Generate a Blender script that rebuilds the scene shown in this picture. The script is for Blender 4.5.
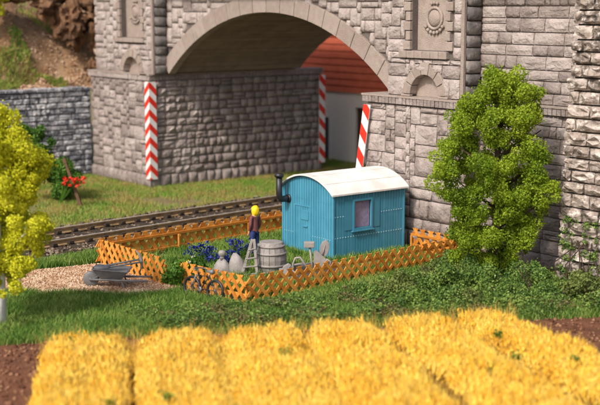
import bpy, math, random
import numpy as np
from mathutils import Matrix, Vector, noise
random.seed(7); rng = np.random.default_rng(7)
R = math.radians
scene = bpy.context.scene
for o in list(bpy.data.objects): bpy.data.objects.remove(o)

# ------------------------------------------------------------------ camera, sky, sun, exposure
CAM_H = 8.4
FW = Vector((-.7864, .6177, 0)); RT = Vector((.6177, .7864, 0))      # level forward and right of the camera
PITCH = R(9.2066)
fwd = FW*math.cos(PITCH) - Vector((0, 0, 1))*math.sin(PITCH)
upv = FW*math.sin(PITCH) + Vector((0, 0, 1))*math.cos(PITCH)
cd = bpy.data.cameras.new('camera'); cam = bpy.data.objects.new('camera', cd)
scene.collection.objects.link(cam)
cam.matrix_world = Matrix(((RT.x, upv.x, -fwd.x, 0), (RT.y, upv.y, -fwd.y, 0), (RT.z, upv.z, -fwd.z, CAM_H), (0, 0, 0, 1)))
cd.sensor_width = 36; cd.lens = 72.0; cd.clip_start = .5; cd.clip_end = 900
cd.dof.use_dof = True; cd.dof.focus_distance = 39.0; cd.dof.aperture_fstop = .34
scene.camera = cam

SUN_A, SUN_EL = R(16), R(44)
sdir = Vector((math.sin(SUN_A)*math.cos(SUN_EL), -math.cos(SUN_A)*math.cos(SUN_EL), math.sin(SUN_EL)))
w = bpy.data.worlds.new('World'); scene.world = w; w.use_nodes = True
nt = w.node_tree; bg = nt.nodes['Background']
sky = nt.nodes.new('ShaderNodeTexSky'); sky.sky_type = 'NISHITA'; sky.sun_disc = False
sky.sun_elevation = SUN_EL; sky.sun_rotation = math.atan2(sdir.x, sdir.y)
sky.air_density = .8; sky.dust_density = 4.0; sky.ozone_density = .3
nt.links.new(sky.outputs[0], bg.inputs[0]); bg.inputs[1].default_value = .15
sl = bpy.data.lights.new('sun', 'SUN'); sl.energy = 2.8; sl.angle = R(6); sl.color = (1, .94, .86)
so = bpy.data.objects.new('sun', sl); scene.collection.objects.link(so)
so.rotation_euler = sdir.to_track_quat('Z', 'Y').to_euler()
scene.view_settings.view_transform = 'Standard'; scene.view_settings.look = 'None'
scene.view_settings.gamma = 1; scene.view_settings.exposure = 0.24

# ------------------------------------------------------------------ materials
MATS = {}
def mat(name, cols, scale=3.0, rough=.85, bump=0.0, bscale=12.0, island=0.0, rnd=0.0, spec=.3, detail=4.0, coat=0, trans=0.0, wash=None):
    """cols: colours mixed by noise over the place; island / rnd: value change per piece."""
    m = bpy.data.materials.new(name); m.use_nodes = True; n = m.node_tree.nodes; L = m.node_tree.links
    b = n['Principled BSDF']; b.inputs['Roughness'].default_value = rough
    b.inputs['Specular IOR Level'].default_value = spec; b.inputs['Coat Weight'].default_value = coat
    geo = n.new('ShaderNodeNewGeometry')
    nz = n.new('ShaderNodeTexNoise'); nz.inputs['Scale'].default_value = scale; nz.inputs['Detail'].default_value = detail
    L.new(geo.outputs['Position'], nz.inputs['Vector'])
    cr = n.new('ShaderNodeValToRGB'); e = cr.color_ramp.elements
    k = len(cols)
    e[0].position = .3; e[0].color = (*cols[0], 1); e[1].position = .7; e[1].color = (*cols[-1], 1)
    for i in range(1, k-1):
        q = e.new(.3+.4*i/(k-1)); q.color = (*cols[i], 1)
    fac = nz.outputs['Fac']
    if island:
        ad = n.new('ShaderNodeMath'); ad.operation = 'MULTIPLY_ADD'
        L.new(geo.outputs['Random Per Island'], ad.inputs[0]); ad.inputs[1].default_value = island
        sb = n.new('ShaderNodeMath'); sb.operation = 'SUBTRACT'; L.new(nz.outputs['Fac'], sb.inputs[0]); sb.inputs[1].default_value = island/2
        L.new(sb.outputs[0], ad.inputs[2]); fac = ad.outputs[0]
    if rnd:
        oi = n.new('ShaderNodeObjectInfo'); ad = n.new('ShaderNodeMath'); ad.operation = 'MULTIPLY_ADD'
        L.new(oi.outputs['Random'], ad.inputs[0]); ad.inputs[1].default_value = rnd
        sb = n.new('ShaderNodeMath'); sb.operation = 'SUBTRACT'; L.new(fac, sb.inputs[0]); sb.inputs[1].default_value = rnd/2
        L.new(sb.outputs[0], ad.inputs[2]); fac = ad.outputs[0]
    L.new(fac, cr.inputs[0])
    col = cr.outputs[0]
    if wash:                                   # streaky second paint: (colour, scale, threshold, amount)
        wc, ws, wt, wa = wash
        n2 = n.new('ShaderNodeTexNoise'); n2.inputs['Scale'].default_value = ws; n2.inputs['Detail'].default_value = 6; n2.inputs['Roughness'].default_value = .7
        L.new(geo.outputs['Position'], n2.inputs['Vector'])
        mr = n.new('ShaderNodeMapRange'); mr.inputs[1].default_value = wt; mr.inputs[2].default_value = wt+.12; mr.inputs[4].default_value = wa
        L.new(n2.outputs['Fac'], mr.inputs[0])
        mx = n.new('ShaderNodeMixRGB'); L.new(mr.outputs[0], mx.inputs[0]); L.new(col, mx.inputs[1]); mx.inputs[2].default_value = (*wc, 1)
        col = mx.outputs[0]
    L.new(col, b.inputs['Base Color'])
    if bump:
        n3 = n.new('ShaderNodeTexNoise'); n3.inputs['Scale'].default_value = bscale; n3.inputs['Detail'].default_value = 5
        L.new(geo.outputs['Position'], n3.inputs['Vector'])
        bp = n.new('ShaderNodeBump'); bp.inputs['Strength'].default_value = bump; bp.inputs['Distance'].default_value = .07
        L.new(n3.outputs['Fac'], bp.inputs['Height']); L.new(bp.outputs[0], b.inputs['Normal'])
    if trans:
        tr = n.new('ShaderNodeBsdfTranslucent'); L.new(col, tr.inputs[0])
        ms = n.new('ShaderNodeMixShader'); ms.inputs[0].default_value = trans
        L.new(b.outputs[0], ms.inputs[1]); L.new(tr.outputs[0], ms.inputs[2]); L.new(ms.outputs[0], n['Material Output'].inputs[0])
    MATS[name] = m
    return m
M_stone = mat('bridge stone', [(.25, .205, .188), (.348, .294, .270), (.425, .365, .338)], 1.6, .5, .7, 11, rnd=.4, wash=((.12, .098, .088), 2.4, .57, .55))
M_joint = mat('bridge mortar', [(.11, .09, .08), (.15, .127, .115)], 3, .9, .3, 20)
M_lightjoint = mat('pale mortar', [(.42, .37, .34), (.48, .43, .39)], 3, .9)
M_ring = mat('dressed stone', [(.29, .232, .198), (.36, .297, .258)], 4, .6, .4, 24, rnd=.3, wash=((.13, .105, .095), 1.6, .60, .4))
M_quoin = mat('shaded black-wash stone', [(.10, .092, .088), (.17, .155, .145), (.25, .22, .205)], 2.5, .7, .5, 9, rnd=.3)  # black wash plus side-face shade put into the stone colour
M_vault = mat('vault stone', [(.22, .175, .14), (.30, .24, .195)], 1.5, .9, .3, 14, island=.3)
M_slate = mat('slate wall stone', [(.11, .115, .135), (.22, .225, .25), (.33, .33, .35)], 2.5, .55, .8, 8, rnd=.55, wash=((.74, .73, .73), 3.6, .50, .85))
M_slatejoint = mat('slate wall joint', [(.045, .047, .055), (.08, .08, .09)], 4, .9)
M_butt = mat('whitened stone', [(.10, .08, .066), (.30, .245, .21), (.46, .395, .35)], 4.0, .55, 1.0, 8, rnd=.35, wash=((.70, .635, .58), 4.6, .52, .8))
M_buttjoint = mat('dark joint', [(.04, .034, .03), (.08, .065, .055)], 5, .9)
M_white = mat('white paint', [(.74, .72, .69), (.80, .79, .77)], 2, .55, .1, 30)
M_red = mat('red paint', [(.62, .03, .015), (.70, .04, .02)], 2, .5)
M_plaster = mat('white plaster', [(.82, .76, .68), (.86, .81, .74)], 1, .85, .15, 20)
M_redboard = mat('red board', [(.56, .125, .07), (.64, .16, .09)], 2, .6, .1, 30, rnd=.2)
M_dark = mat('dark brown wood', [(.06, .035, .025), (.09, .05, .035)], 3, .7)
M_blue = mat('blue painted board', [(.05, .235, .345), (.07, .285, .41)], 2.2, .45, .08, 40, rnd=.3, spec=.45, wash=((.10, .27, .36), 2.3, .60, .5))
M_rivet = mat('worn rivet', [(.36, .56, .66), (.46, .64, .72)], 8, .5)
M_roof = mat('white roof sheet', [(.66, .62, .58), (.76, .73, .70), (.80, .78, .75)], 1.6, .6, .12, 25, wash=((.56, .50, .45), 1.7, .62, .4))
M_curtain = mat('violet curtain', [(.24, .19, .30), (.36, .30, .42)], 9, .5, .2, 60)
M_black = mat('black iron', [(.012, .012, .014), (.025, .025, .027)], 6, .45, spec=.5)
M_orange = mat('orange fence wood', [(.46, .165, .022), (.60, .24, .035), (.70, .31, .06)], 5, .6, .3, 30, rnd=.5, wash=((.30, .13, .03), 3.0, .60, .5))
M_grey = mat('grey plastic', [(.24, .215, .20), (.33, .30, .28)], 5, .5, .25, 30, spec=.4, wash=((.15, .125, .11), 2.6, .58, .5))
M_dkgrey = mat('dark grey metal', [(.13, .13, .132), (.19, .188, .185)], 5, .42, spec=.6)
M_steel = mat('bare steel', [(.40, .39, .38), (.52, .50, .48)], 6, .35)
M_rust = mat('rusty rail', [(.18, .115, .055), (.28, .185, .09), (.36, .25, .13)], 3, .8, .2, 20)
M_sleeper = mat('dark sleeper', [(.028, .02, .014), (.065, .045, .03)], 5, .8, .4, 14)
M_post = mat('brown post', [(.11, .06, .035), (.16, .09, .05)], 5, .8)
M_ballast = mat('ballast', [(.05, .034, .02), (.115, .08, .052), (.25, .195, .14)], 1.2, .9, island=.55)
M_bed = mat('ballast bed', [(.06, .045, .032), (.13, .10, .075)], 3, .95, .6, 20)
M_earth = mat('earth', [(.15, .115, .05), (.20, .165, .075), (.15, .17, .055)], .7, .95, .5, 12)
M_path = mat('path sand', [(.34, .22, .14), (.46, .32, .21)], 2, .95, .6, 25)
M_pebble = mat('path pebble', [(.30, .165, .09), (.46, .29, .175), (.62, .46, .32)], 2, .9, island=.5)
M_soil = mat('brown soil', [(.11, .044, .022), (.19, .082, .042)], 2.5, .95, .7, 16)
M_crumb = mat('soil crumb', [(.09, .034, .017), (.19, .085, .045), (.30, .16, .09)], 2, .95, island=.5)
M_hill = mat('hillside earth', [(.17, .095, .045), (.27, .165, .09), (.33, .22, .135)], 1.1, .95, .8, 7, wash=((.06, .035, .018), 1.3, .60, .6))
M_rock = mat('brown rock', [(.05, .026, .014), (.14, .072, .036), (.26, .145, .075)], 1.5, .85, .9, 5, wash=((.045, .025, .016), 1.2, .56, .6))
M_palerock = mat('pale rock', [(.38, .29, .22), (.55, .46, .38)], 2.5, .8, .7, 8)
M_lawn = mat('lawn grass', [(.075, .17, .022), (.14, .27, .035), (.32, .40, .10)], .9, .7, island=.5, trans=.25)
M_farlawn = mat('dry grass', [(.15, .30, .035), (.24, .36, .05), (.42, .38, .12), (.40, .27, .10)], .55, .75, island=.45, trans=.25)
M_wheat = mat('ripe wheat', [(.85, .45, .03), (.94, .59, .06), (.97, .70, .13)], 1.1, .6, island=.5, trans=.12)
M_straw = mat('wheat straw', [(.55, .34, .06), (.75, .50, .12)], 2, .7, island=.5, trans=.2)
M_shrub = mat('dark shrub leaf', [(.05, .105, .018), (.11, .20, .035), (.22, .32, .065)], 1.5, .6, island=.5, trans=.2)
M_olive = mat('olive shrub leaf', [(.07, .10, .02), (.14, .19, .04), (.22, .26, .07)], 1.5, .6, island=.55, trans=.2)
M_dry = mat('dry moss', [(.10, .07, .03), (.17, .13, .05), (.14, .17, .05)], 2, .8, island=.6)
M_tree = mat('tree leaf', [(.15, .25, .014), (.265, .375, .02), (.41, .51, .045)], .9, .6, island=.28, trans=.4)
M_yellow = mat('yellow leaf', [(.46, .475, .012), (.66, .66, .02), (.79, .78, .06)], 1.0, .6, island=.4, trans=.3)
M_bush = mat('bush leaf', [(.035, .10, .008), (.07, .17, .014), (.11, .23, .025)], 1.5, .6, island=.4, trans=.2)
M_bark = mat('tree bark', [(.04, .025, .018), (.08, .05, .035)], 6, .9, .5, 18)
M_birch = mat('birch bark', [(.70, .69, .68), (.82, .81, .80)], 5, .6, .2, 15, wash=((.1, .1, .1), 2.2, .66, .8))
M_petalblue = mat('blue petal', [(.008, .014, .10), (.02, .035, .24)], 6, .45, island=.5)
M_petalred = mat('red petal', [(.62, .025, .012), (.80, .06, .025)], 5, .5, island=.4)
M_petalyellow = mat('yellow petal', [(.85, .55, .02), (.9, .65, .05)], 5, .5)
M_petalwhite = mat('white petal', [(.72, .72, .62), (.8, .78, .7)], 5, .5)
M_skin = mat('skin', [(.62, .36, .25), (.66, .40, .28)], 8, .55)
M_hair = mat('yellow hair', [(.85, .52, .01), (.92, .62, .015)], 9, .5, .2, 30)
M_jacket = mat('maroon jacket', [(.14, .045, .045), (.19, .065, .06)], 6, .6, .15, 30)
M_jeans = mat('blue trousers', [(.015, .028, .11), (.03, .05, .17)], 6, .65, .15, 30)
M_shoe = mat('black shoe', [(.02, .018, .016), (.03, .028, .026)], 6, .5)

# ------------------------------------------------------------------ helpers
COL = scene.collection
class MB:
    def __init__(s): s.v = []; s.f = []
    def add(s, vs, fs):
        o = len(s.v); s.v += [tuple(v) for v in vs]; s.f += [tuple(i+o for i in f) for f in fs]; return s
    def box(s, x0, x1, y0, y1, z0, z1):
        return s.add([(x0, y0, z0), (x1, y0, z0), (x1, y1, z0), (x0, y1, z0), (x0, y0, z1), (x1, y0, z1), (x1, y1, z1), (x0, y1, z1)],
                     [(0, 3, 2, 1), (4, 5, 6, 7), (0, 1, 5, 4), (1, 2, 6, 5), (2, 3, 7, 6), (3, 0, 4, 7)])
    def bar(s, a, b, wid, thk, up=(0, 0, 1), taper=1.0):
        a, b = Vector(a), Vector(b); d = (b-a).normalized(); u = Vector(up)
        if abs(d.dot(u)) > .98: u = Vector((1, 0, 0))
        x = d.cross(u).normalized(); y = x.cross(d).normalized(); vs = []
        for p, k in ((a, 1), (b, taper)):
            for sx, sy in ((-1, -1), (1, -1), (1, 1), (-1, 1)): vs.append(p + x*sx*wid*k/2 + y*sy*thk*k/2)
        return s.add(vs, [(0, 1, 2, 3), (7, 6, 5, 4), (0, 4, 5, 1), (1, 5, 6, 2), (2, 6, 7, 3), (3, 7, 4, 0)])
    def tube(s, pts, r, n=8, closed=False):
        pts = [Vector(p) for p in pts]; rr = r if isinstance(r, (list, tuple)) else [r]*len(pts); vs = []; fs = []
        m = len(pts); u = None
        for i, p in enumerate(pts):
            if closed: d = (pts[(i+1) % m]-pts[i-1]).normalized()
            else: d = (pts[min(i+1, m-1)]-pts[max(i-1, 0)]).normalized()
            if u is None: u = d.orthogonal().normalized()
            u = (u - d*u.dot(d)).normalized(); q = d.cross(u)
            for k in range(n):
                a = 2*math.pi*k/n; vs.append(p + (u*math.cos(a)+q*math.sin(a))*rr[i])
        for i in range(m if closed else m-1):
            j = (i+1) % m
            for k in range(n): fs.append((i*n+k, i*n+(k+1) % n, j*n+(k+1) % n, j*n+k))
        if not closed: fs.append(tuple(range(n))[::-1]); fs.append(tuple((m-1)*n+k for k in range(n)))
        return s.add(vs, fs)
    def lathe(s, prof, n=16, c=(0, 0, 0), axis='z'):
        vs = []; fs = []; c = Vector(c)
        for r, h in prof:
            for k in range(n):
                a = 2*math.pi*k/n; x, y = r*math.cos(a), r*math.sin(a)
                vs.append(c + (Vector((x, y, h)) if axis == 'z' else Vector((x, h, y)) if axis == 'y' else Vector((h, x, y))))
        m = len(prof)
        for i in range(m-1):
            for k in range(n):
                q = (i*n+k, i*n+(k+1) % n, (i+1)*n+(k+1) % n, (i+1)*n+k)
                fs.append(q if axis != 'y' else q[::-1])
        fs.append(tuple(range(n))[::-1] if axis != 'y' else tuple(range(n))); e = tuple((m-1)*n+k for k in range(n)); fs.append(e if axis != 'y' else e[::-1])
        return s.add(vs, fs)
    def prism(s, poly, y0, y1):                       # polygon in x,z extruded along y
        n = len(poly); vs = [(x, y0, z) for x, z in poly]+[(x, y1, z) for x, z in poly]
        return s.add(vs, [tuple(range(n)), tuple(range(2*n-1, n-1, -1))]+[(i, i+n, (i+1) % n+n, (i+1) % n) for i in range(n)])
    def mesh(s, name, m, smooth=False, fix=True):
        me = bpy.data.meshes.new(name); me.from_pydata(s.v, [], s.f); me.materials.append(m)
        if fix:
            import bmesh
            b = bmesh.new(); b.from_mesh(me); bmesh.ops.recalc_face_normals(b, faces=b.faces); b.to_mesh(me); b.free()
        if smooth:
            me.polygons.foreach_set('use_smooth', [True]*len(me.polygons))
        me.update(); return me
    def build(s, name, m, parent=None, smooth=False, kind=None, world=False, bevel=0):
        return link(name, s.mesh(name, m, smooth), parent, world, kind=kind, bevel=bevel)

def link(name, me, parent=None, world=False, loc=None, rot=None, scale=None, kind=None, bevel=0, label=None):
    o = bpy.data.objects.new(name, me); COL.objects.link(o)
    if loc is not None: o.location = loc
    if rot is not None: o.rotation_euler = rot
    if scale is not None: o.scale = scale
    if parent:
        o.parent = parent
        if world: o.matrix_parent_inverse = worldm(parent).inverted()
    if kind: o['kind'] = kind
    if label: o['label'] = label
    if bevel:
        md = o.modifiers.new('bevel', 'BEVEL'); md.width = bevel; md.segments = 2; md.limit_method = 'ANGLE'
    return o
def worldm(o):
    m = o.matrix_basis.copy()
    if o.parent: m = worldm(o.parent) @ o.matrix_parent_inverse @ m
    return m
def tag(o, label, cat, group=None, kind=None):
    o['label'] = label; o['category'] = cat
    if group: o['group'] = group
    if kind: o['kind'] = kind
    return o
def thing(name, label, cat, loc=(0, 0, 0), rz=0, group=None):
    o = bpy.data.objects.new(name, None); COL.objects.link(o); o.location = loc; o.rotation_euler = (0, 0, rz)
    o.empty_display_size = .2
    return tag(o, label, cat, group)
def structure(o): o['kind'] = 'structure'; return o
def bigmesh(name, V, F, mats, parent=None, world=False, kind=None, midx=None, smooth=False):
    """numpy vertices and equal-length faces."""
    me = bpy.data.meshes.new(name); nf, k = F.shape
    me.vertices.add(len(V)); me.vertices.foreach_set('co', V.astype(np.float32).ravel())
    me.loops.add(nf*k); me.loops.foreach_set('vertex_index', F.astype(np.int32).ravel())
    me.polygons.add(nf); me.polygons.foreach_set('loop_start', np.arange(0, nf*k, k, dtype=np.int32))
    for m in (mats if isinstance(mats, (list, tuple)) else [mats]): me.materials.append(m)
    if midx is not None: me.polygons.foreach_set('material_index', midx.astype(np.int32))
    me.update(calc_edges=True)
    if smooth: me.polygons.foreach_set('use_smooth', np.ones(nf, dtype=bool))
    return link(name, me, parent, world, kind=kind)
def unit(n):
    v = rng.normal(size=(n, 3)); return v/np.linalg.norm(v, axis=1, keepdims=True)
def flakes(P, N, size, jit=.7):
    """small crumpled leaf faces at P facing about N: each two triangles folded along a diagonal."""
    n = len(P); N = N + rng.normal(size=(n, 3))*jit; N /= np.linalg.norm(N, axis=1, keepdims=True)
    T = np.cross(N, unit(n)); T /= np.linalg.norm(T, axis=1, keepdims=True); B = np.cross(N, T)
    s = size*rng.uniform(.6, 1.35, (n, 1)); fold = N*s*rng.uniform(-.45, .45, (n, 1))
    V = np.stack([P+T*s, P+B*s*.75+fold, P-T*s, P-B*s*.75+fold], 1).reshape(-1, 3)
    i = np.arange(n)*4
    F = np.concatenate([np.stack([i, i+1, i+2], 1), np.stack([i, i+2, i+3], 1)])
    return V, F
def clump_points(clumps, n):
    C = np.array([c[:3] for c in clumps]); r = np.array([c[3] for c in clumps])
    k = rng.choice(len(C), n, p=r**2/np.sum(r**2)); d = unit(n)
    lump = 1+.22*np.sin(d[:, 0]*7+k)*np.sin(d[:, 1]*6+k*2)*np.sin(d[:, 2]*7+k*3)
    rad = r[k]*lump*rng.uniform(.45, 1.05, n)**.45*np.where(rng.random(n) < .14, rng.uniform(1.0, 1.55, n), 1.0)
    return C[k]+d*rad[:, None], d
def foliage(name, clumps, n, size, m, parent=None, jit=.7, kind=None, extra=None):
    P, D = clump_points(clumps, n)
    ok = P[:, 2] > .02; P, D = P[ok], D[ok]
    V, F = flakes(P, D, size, jit)
    return bigmesh(name, V, F, m, parent, False, kind)
def blades(P, h, wd, lean=.35):
    n = len(P); h = np.broadcast_to(h, (n,))*rng.uniform(.55, 1.25, n)
    a = rng.uniform(0, 2*math.pi, n); side = np.stack([np.cos(a), np.sin(a), 0*a], 1)*wd/2
    b = rng.uniform(0, 2*math.pi, n); ln = np.stack([np.cos(b), np.sin(b), 0*b], 1)*(h*lean*rng.uniform(0, 1.3, n))[:, None]
    up = np.zeros((n, 3)); up[:, 2] = h
    V = np.stack([P-side, P+side, P+up*.6+ln*.35+side*.7, P+up*.6+ln*.35-side*.7, P+up+ln], 1).reshape(-1, 3)
    i = np.arange(n)*5
    F = np.concatenate([np.stack([i, i+1, i+2], 1), np.stack([i, i+2, i+3], 1), np.stack([i+3, i+2, i+4], 1)])
    return V, F
def inside(P, poly):
    x, y = P[:, 0], P[:, 1]; c = np.zeros(len(P), bool); n = len(poly)
    for i in range(n):
        (x0, y0), (x1, y1) = poly[i], poly[(i+1) % n]
        t = ((y0 > y) != (y1 > y)) & (x < (x1-x0)*(y-y0)/(y1-y0+1e-12)+x0); c ^= t
    return c
def scatter(poly, n):
    p = np.array(poly); lo, hi = p.min(0), p.max(0)
    Q = rng.uniform(lo, hi, (n, 2)); Q = Q[inside(Q, poly)]
    return np.concatenate([Q, np.zeros((len(Q), 1))], 1)
def crumbs(P, size, flat=.7):
    """little irregular stones, octahedra."""
    n = len(P); s = size*rng.uniform(.5, 1.5, (n, 1)); d = np.array([[1, 0, 0], [0, 1, 0], [-1, 0, 0], [0, -1, 0], [0, 0, 1], [0, 0, -1]], float)
    a = rng.uniform(0, 6.28, n); c, sn = np.cos(a), np.sin(a)
    V = d[None]*rng.uniform(.6, 1.2, (n, 6, 1)); V[:, :, 2] *= flat
    X = V[:, :, 0]*c[:, None]-V[:, :, 1]*sn[:, None]; Y = V[:, :, 0]*sn[:, None]+V[:, :, 1]*c[:, None]
    V = np.stack([X, Y, V[:, :, 2]], 2)*s[:, None]+P[:, None]
    t = np.array([[0, 1, 4], [1, 2, 4], [2, 3, 4], [3, 0, 4], [1, 0, 5], [2, 1, 5], [3, 2, 5], [0, 3, 5]])
    F = (np.arange(n)[:, None, None]*6+t[None]).reshape(-1, 3)
    return V.reshape(-1, 3), F
def pnoise(x, y, s=1.0, z=0.0): return noise.fractal(Vector((x*s, y*s, z)), 1.0, 2.0, 4)

# rock-faced stones: unit blocks (x width, y depth towards -1, z height), shared between alike stones
def stone_unit(m, seed, rough=1.0):
    r = random.Random(seed); g = [-.5, -.27, 0, .27, .5]; vs = []; fs = []
    px, pz = r.uniform(-.2, .2), r.uniform(-.2, .2)
    for j, z in enumerate(g):
        for i, x in enumerate(g):
            e = i in (0, 4) or j in (0, 4); k = .035 if e else .09; corner = i in (0, 4) and j in (0, 4)
            peak = max(0, 1-1.7*math.hypot(x-px, z-pz))
            y = (-.56+r.uniform(-.09, .09)*rough) if e else (-.80-.30*peak+r.uniform(-.22, .22)*rough)
            vs.append((x*(.94 if corner else .985)+(0 if i in (0, 4) else r.uniform(-k, k)), y, z*(.92 if corner else .975)+(0 if j in (0, 4) else r.uniform(-k, k))))
    for j in range(4):
        for i in range(4): fs.append((j*5+i, j*5+i+1, j*5+i+6, j*5+i+5))
    b = len(vs); vs += [(-.5, 0, -.5), (.5, 0, -.5), (.5, 0, .5), (-.5, 0, .5)]
    fs += [(b, b+1, 4, 3, 2, 1, 0), (b+1, b+2, 24, 19, 14, 9, 4), (b+2, b+3, 20, 21, 22, 23, 24), (b+3, b, 0, 5, 10, 15, 20)]
    q = MB(); q.add(vs, fs); return q.mesh('stone', m, rough < .9)
def stone_set(m, n=10, rough=1.0, s0=0): return [stone_unit(m, s0+i, rough) for i in range(n)]
ST = stone_set(M_stone, 14, 1.0); STQ = stone_set(M_quoin, 5, .8, 40); STS = stone_set(M_slate, 10, 1.2, 60); STB = stone_set(M_butt, 14, 1.7, 90)

def courses(x0, x1, z0, z1, rh, wmin, wmax, holes=(), seed=1, wild=.3):
    """irregular ashlar rectangles filling x0..x1, z0..z1 without the holes."""
    r = random.Random(seed); out = []; nrow = max(1, round((z1-z0)/rh)); hs = [r.uniform(.82, 1.2) for _ in range(nrow)]
    t = sum(hs); z = z0
    for k in range(nrow):
        h = hs[k]/t*(z1-z0); x = x0
        while x < x1-1e-3:
            wd = r.uniform(wmin, wmax)
            if x1-x-wd < wmin*.7: wd = x1-x
            if r.random() < wild and wd > .6:                       # two flat stones, or upright ones, in the space of one
                if r.random() < .5:
                    q = r.uniform(.4, .6); out += [(x, x+wd, z, z+h*q), (x, x+wd, z+h*q, z+h)]
                else:
                    q = r.uniform(.3, .5); out += [(x, x+wd*q, z, z+h), (x+wd*q, x+wd, z, z+h)]
            else: out.append((x, x+wd, z, z+h))
            x += wd
        z += h
    for hx0, hx1, hz0, hz1 in holes:
        nw = []
        for a, b, c, d in out:
            if b <= hx0 or a >= hx1 or d <= hz0 or c >= hz1: nw.append((a, b, c, d)); continue
            if c < hz0: nw.append((a, b, c, hz0))
            if d > hz1: nw.append((a, b, hz1, d))
            c2, d2 = max(c, hz0), min(d, hz1)
            if a < hx0: nw.append((a, hx0, c2, d2))
            if b > hx1: nw.append((hx1, b, c2, d2))
        out = nw
    return [q for q in out if q[1]-q[0] > .1 and q[3]-q[2] > .06]

def ashlar(x0, x1, z0, z1, cell, holes=(), seed=1, sizes=None):
    """random ashlar on a fine grid: big, flat and upright blocks fitted together."""
    r = random.Random(seed); nx, nz = max(1, round((x1-x0)/cell)), max(1, round((z1-z0)/cell)); cx, cz = (x1-x0)/nx, (z1-z0)/nz
    g = [[False]*nx for _ in range(nz)]; out = []
    xs = [x0+i*cx+(r.uniform(-.22, .22)*cx if 0 < i < nx else 0) for i in range(nx+1)]
    zs = [z0+i*cz+(r.uniform(-.15, .15)*cz if 0 < i < nz else 0) for i in range(nz+1)]
    sizes = sizes or [(4, 2), (4, 2), (5, 2), (3, 2), (3, 2), (2, 2), (2, 3), (3, 3), (5, 3), (1, 2), (4, 1)]
    for j in range(nz):
        for i in range(nx):
            if g[j][i]: continue
            order = sizes[:]; r.shuffle(order); done = False
            for w_, h_ in order+[(3, 1), (2, 1), (1, 1)]:
                if i+w_ > nx or j+h_ > nz or any(g[j+b_][i+a_] for a_ in range(w_) for b_ in range(h_)): continue
                if 0 < nx-i-w_ < 2 and w_ < 4 and not g[j][nx-1]: continue
                done = True; break
            if not done: w_ = h_ = 1
            for a_ in range(w_):
                for b_ in range(h_): g[j+b_][i+a_] = True
            out.append((xs[i], xs[i+w_], zs[j], zs[j+h_]))
    for hx0, hx1, hz0, hz1 in holes:
        nw = []
        for a, b_, c, d in out:
            if b_ <= hx0 or a >= hx1 or d <= hz0 or c >= hz1: nw.append((a, b_, c, d)); continue
            if c < hz0: nw.append((a, b_, c, hz0))
            if d > hz1: nw.append((a, b_, hz1, d))
            c2, d2 = max(c, hz0), min(d, hz1)
            if a < hx0: nw.append((a, hx0, c2, d2))
            if b_ > hx1: nw.append((hx1, b_, c2, d2))
        out = nw
    return [q for q in out if q[1]-q[0] > .09 and q[3]-q[2] > .07]

class Stones:
    """gathers stones: first those picked as pieces, the rest joined as one part."""
    def __init__(s, parent, m, root=None): s.parent = parent; s.rest = ([], []); s.n = 0; s.m = m
    def put(s, units, rect, plane, depth, face='-y', gap=.022, single=True):
        a, b, c, d = rect; me = random.choice(units); W, H = b-a-gap, d-c-gap
        dp = depth*random.uniform(.8, 1.25)
        loc = ((a+b)/2, plane, (c+d)/2) if face == '-y' else (plane, (a+b)/2, (c+d)/2)
        rz = 0 if face == '-y' else math.pi/2
        fl = random.choice((-1, 1)); 
        if single:
            o = link('stone', me, s.parent, False, loc, (0, 0, rz), (W, dp, H)); s.n += 1
        else:
            Mx = Matrix.LocRotScale(Vector(loc), Matrix.Rotation(rz, 3, 'Z'), Vector((W, dp, H))); o0 = len(s.rest[0])
            s.rest[0].extend(tuple(Mx @ v.co) for v in me.vertices); s.rest[1].extend(tuple(i+o0 for i in p.vertices) for p in me.polygons)
    def flush(s, name='rubble_stones'):
        if s.rest[1]:
            q = MB(); q.v, q.f = s.rest; return q.build(name, s.m, s.parent, True, kind='stuff')

# ------------------------------------------------------------------ ground, path, bed, soil, hillside
def sheet(name, poly, z, m):
    q = MB(); q.add([(x, y, z) for x, y in poly], [tuple(range(len(poly)))]); return structure(q.build(name, m))
sheet('ground', [(-260, -120), (120, -120), (120, 260), (-260, 260)], 0, M_earth)
PATH = [(-34.2, 14.6), (-35.3, 16.4), (-35.0, 17.9), (-34.85, 18.9), (-30.8, 19.2), (-30.6, 20.6), (-29.6, 20.4), (-29.7, 19.0), (-29.75, 18.2), (-30.6, 17.2), (-31.8, 16.2), (-32.4, 15.4), (-33.0, 14.4)]
sheet('gravel_path', PATH, .012, M_path)
SOIL = [(-30.0, 8.0), (-27.75, 12.16), (-20.5, 25.7), (-18.6, 29.2), (-4, 24), (-8, 2)]
sheet('field_soil', SOIL, .008, M_soil)
# track bed: low trapezoid bank
def tu(v): return -37.75-.108*(v-19.0)           # near rail
q = MB(); vs = []
for v in np.linspace(-8, 62, 36):
    a = tu(v); 
    for du, z in ((1.45, 0), (.95, .1), (-3.1, .12), (-3.6, 0)): vs.append((a+du+.12*pnoise(v, du, .8), v, z))
fs = [(i*4+k, i*4+k+1, i*4+k+5, i*4+k+4) for i in range(35) for k in range(3)]
q.add(vs, fs); structure(q.build('track_bed', M_bed))

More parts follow.
